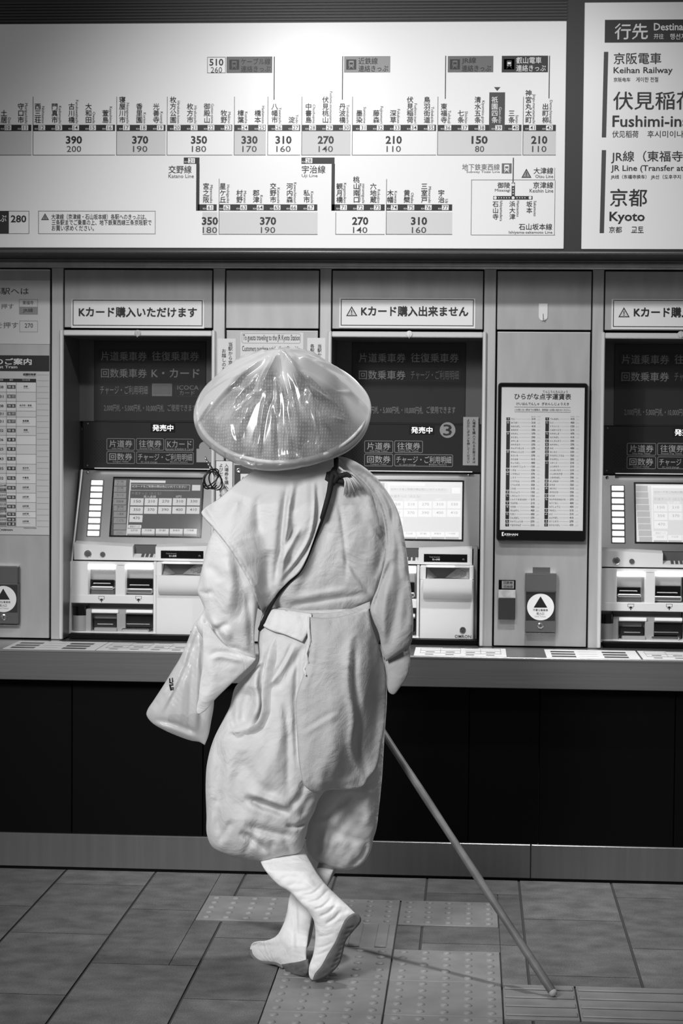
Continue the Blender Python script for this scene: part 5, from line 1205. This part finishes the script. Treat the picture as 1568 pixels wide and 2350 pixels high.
pf = [([(812, 1450), (806, 1560), (818, 1650), (815, 1720), (840, 1790)], 11, .014, 's'), ([(690, 1685), (730, 1660), (780, 1630)], 7, .004, 's'), ([(720, 1460), (715, 1540), (690, 1600)], 5, .004, 'v'), ([(770, 1560), (764, 1680), (770, 1780)], 22, .008, 'v'), ([(862, 1520), (866, 1620), (856, 1730)], 9, -.006, 'v'), ([(716, 1800), (770, 1795), (826, 1786)], 9, .005, 'v')]
pad = link_mesh('hide_seat_pad', *drape(PD, [trs.name, jack.name], .014, .014, .13, pf, [(.0018, 36, 20, 31), (.0007, 12, 50, 32)], res=5, smooth=60, extra=lambda v: .035 * np.clip((v[:, 1] - 1640) / 170, 0, 1) ** 1.5 + .004 * np.sin(v[:, 0] / 9.0) * np.clip((v[:, 1] - 1770) / 40, 0, 1)), C_pad, person)
mb = MB(); q = np.array([(709, 1416), (708, 1440), (711, 1470), (703, 1500), (706, 1520), (698, 1536), (702, 1550)], float); y = hit(q, [pad.name, trs.name, sash.name]); y = np.where(np.isnan(y), np.nanmin(y), y)
mb.tube(lift(q, y - .008), [.003, .004, .005, .004, .006, .005, .002], 8); mb.build('tie_string', C_sash, pad, smooth=True)
# ---- shoulder cape
CP = [(640, 1056), (610, 1062), (560, 1096), (500, 1146), (464, 1172), (462, 1176), (490, 1212), (527, 1259), (555, 1305), (577, 1345), (592, 1385), (606, 1420), (600, 1447), (606, 1440), (634, 1366), (662, 1335), (688, 1312), (705, 1280), (716, 1251), (734, 1201), (756, 1148), (766, 1090), (766, 1052), (700, 1042)]
cf = [([(594, 1130), (592, 1180), (594, 1230)], 8, -.010, 'v'), ([(575, 1140), (572, 1200), (578, 1260)], 14, .008, 'v'), ([(668, 1105), (657, 1170), (648, 1260), (636, 1345)], 7, -.016, 's'), ([(684, 1206), (662, 1250), (644, 1290)], 7, -.012, 's'), ([(616, 1260), (614, 1310), (608, 1360)], 9, -.010, 'v'), ([(690, 1090), (680, 1140), (664, 1190)], 8, -.008, 'v'), ([(640, 1120), (636, 1200), (630, 1300)], 14, .008, 'v'), ([(724, 1100), (724, 1180), (714, 1232), (698, 1264), (642, 1338)], 4, .007, 's'), ([(732, 1100), (732, 1184), (722, 1236), (706, 1270), (650, 1342)], 4, -.006, 'v'), ([(700, 1100), (706, 1180), (690, 1240)], 12, .006, 'v'), ([(520, 1150), (540, 1220), (580, 1300)], 18, .006, 'v')]
hemdist = lambda v: polydist(v, [(464, 1174), (490, 1212), (527, 1259), (555, 1305), (577, 1345), (592, 1385), (604, 1418)])
def hem(v):
    d, _, t = hemdist(v); return .0013 * np.sin(t * 330) * np.exp(-(d / 9) ** 2) + .003 * np.exp(-((d - 11) / 3) ** 2) * -1 + .02 * np.exp(-(d / 26) ** 2)
cape = link_mesh('shoulder_cape', *drape(CP, [jack.name, ls_.name], .012, .006, .06, [(p_, w_ * 1.25, a_ * 1.1, k_) for p_, w_, a_, k_ in cf], [(.0016, 44, 10, 41)], res=3.2, smooth=90, extra=hem), C_cape, person)
# ---- cord, knot and tassel
over = [cape.name, jack.name, rs_.name, sash.name, trs.name]
q = catmull([(772, 1046), (769, 1070), (762, 1096), (756, 1130), (742, 1180), (732, 1212), (718, 1250), (690, 1310), (660, 1340), (634, 1368), (612, 1410), (597, 1444)], 6, False); y = hit(q, over); y = np.where(np.isnan(y), np.nanmin(y), y)
for _ in range(3): y = np.minimum(y, (np.roll(y, 1) + np.roll(y, -1)) / 2 * .5 + y * .5)
n = len(q); r = np.interp(np.linspace(0, 1, n), [0, .12, .35, .45, .72, .8, 1], [.0075, .0085, .006, .003, .003, .006, .006])
mb = MB(); mb.tube(lift(q, y - .004), r, 10); cord = mb.build('shoulder_cord', M_cord, person, smooth=True)
kc = lift(np.array([[766., 1094.]]), hit(np.array([[766., 1094.]]), over) - .012)[0]; S = .001186
mb = MB()
mb.tube([kc + np.array(p) * S for p in [(-10, 0, 8), (-14, -6, -6), (0, -10, -14), (10, -8, 0), (2, -4, 10), (-8, 0, 6)]], .0085, 10)
mb.tube([kc + np.array(p) * S for p in [(0, -4, -4), (16, -8, 2), (30, -8, 6), (39, -6, 0), (36, -4, -8), (22, -4, -12), (6, -4, -8)]], .0078, 10); mb.build('knot', M_cord, cord, smooth=True)
mb = MB(); rs0 = np.random.RandomState(3); t0 = kc + np.array([22, -2, 12]) * S
for i in range(44):
    f = i / 43; e = kc + np.array([24 + 46 * f + rs0.uniform(-2, 2), -6 + rs0.uniform(-5, 5), -40 + 12 * f + rs0.uniform(-3, 3)]) * S; mid = (t0 + e) / 2 + np.array([3, -8, 4]) * S
    mb.tube([t0 + np.array([i * .25 - 4, 0, 0]) * S, mid, e], .0011, 5)
mb.tube([t0 + np.array([-10, 0, 10]) * S, t0 + np.array([0, -3, 2]) * S, t0 + np.array([14, -3, -2]) * S], .003, 8)
mb.build('tassel', mat('pale_silk', 200, .6), cord, smooth=True)

# ---- leg wraps and split toed boots
def yl(x, y): return 5.065 + .08 * np.clip((2080 - y) / 100, 0, 1) + .07 * np.clip((2000 - y) / 40, 0, 1)
LB = [(592, 1962), (604, 1990), (622, 2014), (642, 2033), (664, 2046), (689, 2072), (713, 2099), (721, 2115), (724, 2148), (719, 2189), (709, 2222), (711, 2243), (718, 2250), (735, 2247), (756, 2234), (778, 2210), (787, 2182), (793, 2158), (812, 2134), (828, 2114), (828, 2106), (816, 2096), (801, 2081), (775, 2056), (751, 2033), (727, 2002), (709, 1971), (690, 1940), (640, 1945)]
lbf = [([(700, 2020 + 0), (730, 2040), (752, 2036)], 6, .005, 'v')] + [([(690 + 14 * i, 2062 + 17 * i - 8), (716 + 13 * i, 2052 + 14 * i), (746 + 9 * i, 2026 + 16 * i)], 3.4, -.0062, 'v') for i in range(5)] + [([(640 + 16 * i, 2018 + 15 * i), (664 + 14 * i, 2012 + 17 * i), (690 + 12 * i, 2016 + 14 * i)], 5, -.003, 'v') for i in range(5)] + [([(664, 1985), (700, 2010), (716, 2040)], 14, .005, 'v'), ([(720, 2150), (745, 2148), (770, 2140)], 3, -.002, 'v'), ([(716, 2175), (745, 2172), (768, 2160)], 3, -.002, 'v'), ([(712, 2195), (735, 2190), (756, 2178)], 3, -.002, 'v')]
lbt = link_mesh('left_boot', *puff(LB, yl, .80, hmax=.062, folds=lbf, wr=(.0013, 20, 60, 51), res=2.8), C_wrap, person)
SL = [(817, 2095), (829, 2106), (829, 2114), (812, 2136), (794, 2160), (788, 2184), (779, 2212), (757, 2236), (735, 2249), (717, 2252), (722, 2236), (738, 2216), (752, 2190), (768, 2164), (782, 2132), (796, 2106)]
slo = link_mesh('sole', *drape(SL, [lbt.name], .004, .010, .10, [([(752 + 6 * i - (i > 5) * 2 * (i - 5), 2236 - 13 * i), (784 + 4 * i, 2214 - 11 * i)], 2.4, -.0035, 'v') for i in range(9)], res=2.4, smooth=30), M_sole, lbt)
def yr(x, y):
    yf = 5.10 + .20 * np.clip((700 - x) / 118, -.1, 1.05); ys = 5.19 + .12 * np.clip((2120 - y) / 130, 0, 1); t = np.clip((y - 2120) / 50, 0, 1); return yf * t + ys * (1 - t)
RB = [(730, 1992), (700, 2014), (672, 2040), (664, 2060), (658, 2096), (648, 2126), (634, 2148), (612, 2158), (592, 2160), (580, 2164), (574, 2176), (577, 2190), (592, 2204), (612, 2208), (632, 2210), (647, 2218), (662, 2231), (688, 2238), (705, 2235), (709, 2222), (704, 2198), (707, 2160), (714, 2120), (728, 2070), (752, 2030), (766, 1996)]
rbf = [([(668, 2055), (672, 2110), (674, 2190)], 3, -.003, 'v'), ([(678, 2055), (681, 2110), (682, 2190)], 3, .003, 'v'), ([(578, 2174), (588, 2166), (600, 2162)], 2.2, -.008, 'v'), ([(640, 2160), (652, 2180), (650, 2200)], 10, -.003, 'v')]
rbt = link_mesh('right_boot', *puff(RB, yr, .80, hmax=.055, folds=rbf, wr=(.0010, 20, 30, 53), res=2.6), C_wrap, person)
HS = [(646, 2213), (666, 2210), (690, 2206), (708, 2200), (711, 2222), (706, 2237), (688, 2240), (661, 2233)]
link_mesh('heel', *drape(HS, [rbt.name], .003, .008, .10, [([(672, 2232), (690, 2222), (706, 2216)], 2, -.003, 'v'), ([(680, 2238), (694, 2230), (707, 2226)], 2, -.003, 'v')], res=3.5, smooth=15), M_sole, rbt)
mb = MB(); q = catmull([(574, 2180), (579, 2193), (594, 2206), (614, 2210), (634, 2212), (650, 2220)], 5, False); mb.tube(lift(q, yr(q[:, 0], q[:, 1]) - .012), .0045, 8); mb.build('toe_sole', M_sole, rbt, smooth=True)
hv = [(664, 2055), (661, 2110), (664, 2150)]
# ---- cone hat in its plastic cover
HC = on_y(648, 938, 5.29); AL = math.radians(38.5); HN = np.array([0.02, -math.sin(AL), math.cos(AL)]); HN /= np.linalg.norm(HN)
E1 = np.array([1, 0, -.02]); E1 -= HN * np.dot(E1, HN); E1 /= np.linalg.norm(E1); E2 = np.cross(HN, E1)
def dome(R, prof, nth, disp=None):
    vs = []; fs = []; nr = len(prof)
    for r, z in prof:
        for i in range(nth):
            t = 2 * math.pi * i / nth; rr_, zz = r * R, z
            if disp: rr_, zz = disp(r, z, t, R)
            vs.append(HC + HN * zz + rr_ * (math.cos(t) * E1 + math.sin(t) * E2))
    for j in range(nr - 1):
        for i in range(nth): fs.append((j * nth + i, j * nth + (i + 1) % nth, (j + 1) * nth + (i + 1) % nth, (j + 1) * nth + i))
    return vs, fs
m = mat('woven_sedge', 168, .75); nt = m.node_tree; b = nt.nodes['Principled BSDF']
tc = nt.nodes.new('ShaderNodeTexCoord'); w1 = nt.nodes.new('ShaderNodeTexWave'); w2 = nt.nodes.new('ShaderNodeTexWave'); w1.inputs['Scale'].default_value = 42; w2.inputs['Scale'].default_value = 34; w2.bands_direction = 'Z'; w1.inputs['Distortion'].default_value = 6; w2.inputs['Distortion'].default_value = 7; w1.inputs['Detail Scale'].default_value = .6; w2.inputs['Detail Scale'].default_value = .6
nz = nt.nodes.new('ShaderNodeTexNoise'); nz.inputs['Scale'].default_value = 15; nz.inputs['Detail'].default_value = 5
for w_ in (w1, w2, nz): nt.links.new(tc.outputs['Object'], w_.inputs['Vector'])
a1 = nt.nodes.new('ShaderNodeMath'); a1.operation = 'MULTIPLY'; nt.links.new(w1.outputs['Fac'], a1.inputs[0]); nt.links.new(w2.outputs['Fac'], a1.inputs[1])
a2 = nt.nodes.new('ShaderNodeMath'); a2.operation = 'MULTIPLY_ADD'; nt.links.new(nz.outputs['Fac'], a2.inputs[0]); a2.inputs[1].default_value = 5.0; nt.links.new(a1.outputs[0], a2.inputs[2])
mr = nt.nodes.new('ShaderNodeMapRange'); mr.inputs['From Min'].default_value = 2.0; mr.inputs['From Max'].default_value = 3.6; mr.inputs['To Min'].default_value = lin(52); mr.inputs['To Max'].default_value = lin(190)
nt.links.new(a2.outputs[0], mr.inputs['Value']); nt.links.new(mr.outputs['Result'], b.inputs['Base Color'])
bp = nt.nodes.new('ShaderNodeBump'); bp.inputs['Strength'].default_value = .6; bp.inputs['Distance'].default_value = .003; nt.links.new(a1.outputs[0], bp.inputs['Height']); nt.links.new(bp.outputs['Normal'], b.inputs['Normal'])
HR = .232
prof = [(r, .140 * (1 - r ** 1.7)) for r in [.002] + [i / 24 for i in range(1, 25)]] + [(.995, -.006), (.97, -.004)] + [(r, .140 * (1 - r ** 1.7) - .008) for r in [.9, .7, .5, .3, .002]]
mb = MB(); mb.add(*dome(HR, prof, 96)); hat = mb.build('cone_hat', m, person, smooth=True)
mb = MB(); mb.tube([HC + HR * (math.cos(t) * E1 + math.sin(t) * E2) for t in [2 * math.pi * i / 96 for i in range(97)]], .0065, 10, False); mb.build('hat_rim', mat('hat_rim_binding', 190, .6, noise=(60, .2)), hat, smooth=True)
mp_ = bpy.data.materials.new('clear_plastic_film'); mp_.use_nodes = True; nt = mp_.node_tree; nt.nodes.clear()
out = nt.nodes.new('ShaderNodeOutputMaterial'); tr = nt.nodes.new('ShaderNodeBsdfTransparent'); gl = nt.nodes.new('ShaderNodeBsdfGlossy'); gl.inputs['Roughness'].default_value = .20; df = nt.nodes.new('ShaderNodeBsdfDiffuse'); df.inputs['Color'].default_value = (.93, .93, .93, 1); tl = nt.nodes.new('ShaderNodeBsdfTranslucent'); tl.inputs['Color'].default_value = (.8, .8, .8, 1)
lw = nt.nodes.new('ShaderNodeLayerWeight'); lw.inputs['Blend'].default_value = .35
m1 = nt.nodes.new('ShaderNodeMixShader'); m1.inputs[0].default_value = .35; nt.links.new(df.outputs[0], m1.inputs[1]); nt.links.new(tl.outputs[0], m1.inputs[2])
r1 = nt.nodes.new('ShaderNodeMapRange'); r1.inputs['To Min'].default_value = .20; r1.inputs['To Max'].default_value = .80; nt.links.new(lw.outputs['Facing'], r1.inputs['Value'])
m2 = nt.nodes.new('ShaderNodeMixShader'); at_ = nt.nodes.new('ShaderNodeAttribute'); at_.attribute_name = 'layers'; ad_ = nt.nodes.new('ShaderNodeMath'); ad_.operation = 'MULTIPLY_ADD'; ad_.use_clamp = True; ad_.inputs[1].default_value = .56; nt.links.new(at_.outputs['Fac'], ad_.inputs[0]); nt.links.new(r1.outputs['Result'], ad_.inputs[2]); nt.links.new(ad_.outputs[0], m2.inputs[0]); nt.links.new(tr.outputs[0], m2.inputs[1]); nt.links.new(m1.outputs[0], m2.inputs[2])  # layers holds the painted lamp whiteness, not film thickness
r2 = nt.nodes.new('ShaderNodeMapRange'); r2.inputs['To Min'].default_value = .14; r2.inputs['To Max'].default_value = .6; nt.links.new(lw.outputs['Fresnel'], r2.inputs['Value'])
m3 = nt.nodes.new('ShaderNodeMixShader'); nt.links.new(r2.outputs['Result'], m3.inputs[0]); nt.links.new(m2.outputs[0], m3.inputs[1]); nt.links.new(gl.outputs[0], m3.inputs[2]); nt.links.new(m3.outputs[0], out.inputs[0])
rsn = np.random.RandomState(11)
creases = []                                     # (x0, y0, x1, y1, width, height) on the unit disc; ridges and valleys of the film
for i in range(26):                              # long radial pleats
    t = rsn.uniform(0, 6.283); r0, r1_ = rsn.uniform(.05, .4), rsn.uniform(.6, 1.02); dt = rsn.normal(0, .16)
    creases.append((r0 * math.cos(t), r0 * math.sin(t), r1_ * math.cos(t + dt), r1_ * math.sin(t + dt), rsn.uniform(.03, .10), rsn.choice([1, 1, -.7]) * rsn.uniform(.006, .018)))
for i in range(60):                              # short crumples, thicker towards the brim
    t = rsn.uniform(0, 6.283); r = rsn.uniform(.3, 1) ** .6; a_ = rsn.uniform(0, 6.283); l_ = rsn.uniform(.06, .2); x, y = r * math.cos(t), r * math.sin(t)
    creases.append((x, y, x + l_ * math.cos(a_), y + l_ * math.sin(a_), rsn.uniform(.015, .05), rsn.choice([1, -1]) * rsn.uniform(.003, .008)))
for x0, y0, x1, y1, wd, am in ((.0, -.05, -.18, -.42, .10, .022), (.0, -.05, .16, -.50, .07, -.016), (.02, -.05, .34, -.30, .08, .018), (.34, -.30, .66, -.34, .05, .014), (-.18, -.42, -.50, -.18, .07, -.012), (.16, -.5, .30, -.95, .05, .016), (-.12, -.45, -.2, -.96, .05, .014), (.0, -.48, .05, -.96, .07, -.014), (.34, -.3, .5, -.8, .04, .014), (-.18, -.42, -.6, -.62, .06, .014), (-.75, -.2, -.95, -.35, .04, .012)): creases.append((x0, y0, x1, y1, wd, am))
def film(x, y):
    d = np.zeros_like(x)
    for x0, y0, x1, y1, wd, am in creases:
        ex, ey = x1 - x0, y1 - y0; t = np.clip(((x - x0) * ex + (y - y0) * ey) / (ex * ex + ey * ey), 0, 1); q_ = np.hypot(x - x0 - t * ex, y - y0 - t * ey) / wd
        d += (.4 if y1 > .1 else 1) * am * np.clip(1 - q_, 0, 1) ** 1.2 * np.clip(np.sin(np.pi * np.clip(t, .06, .94)) * 1.8, 0, 1)
    return d
NR = 70
prof = [(r, .172 * (1 - r ** 1.75) + .026 * math.exp(-(r / .16) ** 1.5)) for r in [.002] + [i / NR for i in range(1, NR + 1)]] + [(1.022, -.006), (1.018, -.018), (.985, -.024), (.93, -.020), (.86, -.016)]
NT = 420; th_ = np.arange(NT) * 2 * math.pi / NT; vs, fs = dome(.2395, prof, NT); vs = np.array(vs)
for j, (r, z) in enumerate(prof):
    k_ = 1.0 if r <= 1.0 and z > -.003 else .35
    vs[j * NT:(j + 1) * NT] += HN[None, :] * (film(r * np.cos(th_), r * np.sin(th_)) * k_ * (1 if r > .03 else 0) + .004 * np.sin(5 * th_ + 1) * min(1, r * 2))[:, None]
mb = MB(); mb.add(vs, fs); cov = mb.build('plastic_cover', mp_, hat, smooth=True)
# lamp sheen put into the film: whiter, more opaque crown and far side
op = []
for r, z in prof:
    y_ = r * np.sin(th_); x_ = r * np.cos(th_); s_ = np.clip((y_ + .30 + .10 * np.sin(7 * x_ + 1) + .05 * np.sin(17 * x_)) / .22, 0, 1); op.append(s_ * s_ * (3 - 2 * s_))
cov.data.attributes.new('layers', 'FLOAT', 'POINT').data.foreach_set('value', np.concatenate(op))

# ================================================================ things carried
# walking stick
tip = on_floor(1268, 2291, .0); st = thing('walking_stick', 'long round wooden walking stick leaning from the pavement up behind the robe', 'walking stick', tip)
a = on_y(1267, 2282, 4.975); a[2] = .022; q_ = on_y(890, 1697, 5.46); d = (q_ - a); L = np.linalg.norm(d); d /= L; end = a + d * (L + .36)
mb = MB(); pts = [a + d * t for t in np.linspace(0, L + .36, 30)]; rr_ = [.0112 + .0006 * math.sin(i * .9) - .0012 * i / 29 for i in range(30)]
mb.tube([a - d * .010] + pts, [.007] + rr_, 16)
mb.build('shaft', mat('worn_wood', 92, .55, noise=(14, .35, (1, 1, 1)), bump=(60, .25)), st, smooth='auto')
mb = MB(); mb.lathe(a - d * .012, -d, [(.0105, -.012), (.0108, -.004), (.008, .001), (.0001, .003)], 16); mb.build('tip', mat('scuffed_wood_tip', 165, .6), st, smooth=True)
# bundle of metal rings on a short staff
rg = thing('ring_staff', 'small metal ring staff with wrapped grip poking out above the left shoulder cape', 'ring staff', on_y(520, 1140, 5.36))
YR = 5.36
mb = MB(); p0, p1 = on_y(540, 1180, YR), on_y(497, 1094, YR); mb.tube([p0, (p0 + p1) / 2, p1], [.0125, .0115, .009], 14); mb.build('grip', mat('wrapped_grip', 190, .4, noise=(50, .25), bump=(90, .5)), rg, smooth=True)
mb = MB(); p2 = on_y(471, 1048, YR); mb.tube([p1, on_y(486, 1075, YR), on_y(478, 1062, YR), p2], [.006, .004, .003, .0022], 8)
for i in range(5):
    c = on_y(472 + 3.4 * i, 1052 + 7.0 * i, YR - .004); mb.lathe(c, (.4, -.5, -1), [(.0022, -.003), (.0034, 0), (.0022, .003)], 8)
mb.build('finial', M_chrome, rg, smooth=True)
M_ring = mat('dark_steel_ring', 70, .25, .9)
for i, (cx, cy, rx, ry, an, dy) in enumerate(((486, 1099, 17, 22, 10, 0), (482, 1100, 15, 23, 25, .006), (489, 1102, 19, 20, -15, -.006), (484, 1096, 12, 24, 40, .010), (495, 1103, 14, 22, -20, -.012))):
    pts = []; al_ = math.radians(an)
    for k in range(33):
        t = 2 * math.pi * k / 32; x, y = rx * math.cos(t), ry * math.sin(t); pts.append(on_y(cx + x * math.cos(al_) - y * math.sin(al_), cy + x * math.sin(al_) + y * math.cos(al_), YR - .01 + dy + .012 * math.cos(t + i)))
    mb = MB(); mb.tube(pts, .0019, 8, False); mb.build('ring', M_ring, rg, smooth=True)
# shopping bag
bg = thing('plastic_bag', 'white plastic carrier bag hanging from the hand below the left sleeve', 'bag', on_y(420, 1600, 5.2))
BG = [(455, 1420), (446, 1432), (440, 1446), (426, 1482), (412, 1512), (396, 1538), (378, 1568), (352, 1608), (338, 1630), (336, 1640), (348, 1658), (374, 1674), (405, 1688), (440, 1700), (458, 1703), (470, 1710), (478, 1690), (485, 1655), (491, 1618), (489, 1560), (480, 1480), (468, 1432)]
bf = [([(452, 1440), (420, 1540), (372, 1640)], 7, .006, 's'), ([(456, 1445), (440, 1560), (432, 1690)], 6, -.006, 'v'), ([(458, 1445), (452, 1560), (448, 1690)], 5, .006, 'v'), ([(448, 1450), (404, 1560), (356, 1630)], 8, -.005, 'v'), ([(462, 1460), (465, 1560), (460, 1690)], 5, -.005, 'v'), ([(350, 1655), (400, 1668), (455, 1690)], 8, .006, 's'), ([(432, 1480), (418, 1600), (410, 1680)], 6, .004, 'r')]
mbag = bpy.data.materials.new('thin_white_plastic'); mbag.use_nodes = True; nt = mbag.node_tree; b = nt.nodes['Principled BSDF']; b.inputs['Base Color'].default_value = (.92, .92, .92, 1); b.inputs['Roughness'].default_value = .3
out = [x for x in nt.nodes if x.type == 'OUTPUT_MATERIAL'][0]; tr = nt.nodes.new('ShaderNodeBsdfTransparent'); tl = nt.nodes.new('ShaderNodeBsdfTranslucent'); tl.inputs['Color'].default_value = (.8, .8, .8, 1); ma = nt.nodes.new('ShaderNodeMixShader'); mb_ = nt.nodes.new('ShaderNodeMixShader'); ma.inputs[0].default_value = .25; mb_.inputs[0].default_value = .40
nt.links.new(b.outputs[0], ma.inputs[1]); nt.links.new(tl.outputs[0], ma.inputs[2]); nt.links.new(ma.outputs[0], mb_.inputs[1]); nt.links.new(tr.outputs[0], mb_.inputs[2]); nt.links.new(mb_.outputs[0], out.inputs[0])
bag = link_mesh('bag_body', *puff(BG, 5.25, .62, hmax=.075, folds=bf, wr=[(.0030, 34, -20, 61), (.0012, 14, -30, 62)], res=4), mbag, bg)
mb = MB(); q = np.array([(389, 1557), (396, 1556), (398, 1563), (391, 1566)], float)
def onbag(pts): pts = np.array(pts, float); y = hit(pts, [bag.name]); y = np.where(np.isnan(y), 5.2, y); return lift(pts, y - .0015)
for pl_ in ([(388, 1557), (391, 1556.5), (391.5, 1568), (388.5, 1568)], [(394, 1555.5), (397, 1555), (398, 1565), (395, 1566)], [(391, 1565), (397, 1567), (398, 1569.5), (391, 1568)], [(388, 1571), (391, 1570), (395, 1584), (391, 1585)], [(391, 1571), (398, 1570), (398, 1573), (391, 1574)], [(394, 1577), (399, 1577), (398, 1584), (394, 1583)]):
    mb.poly(onbag(pl_))
mb.build('printed_mark', M_ink, bag, fix=False)
mb = MB(); c = on_y(446, 1655, 5.25); mb.lathe(c, (.25, -.3, 1), [(.0001, -.024), (.015, -.021), (.021, -.010), (.022, .004), (.016, .016), (.006, .021), (.0001, .022)], 22); tag(mb.build('round_parcel', mat('dark_parcel', 18, .5), smooth=True), 'dark round parcel showing through the bottom corner of the plastic bag', 'parcel')
mb = MB(); c = on_y(408, 1648, 5.25); mb.box((c[0] - .026, c[1] - .012, c[2] - .012), (c[0] + .022, c[1] + .012, c[2] + .010), .005); tag(mb.build('flat_packet', mat('grey_packet', 60, .5)), 'flat grey packet lying in the bottom of the plastic bag', 'packet')
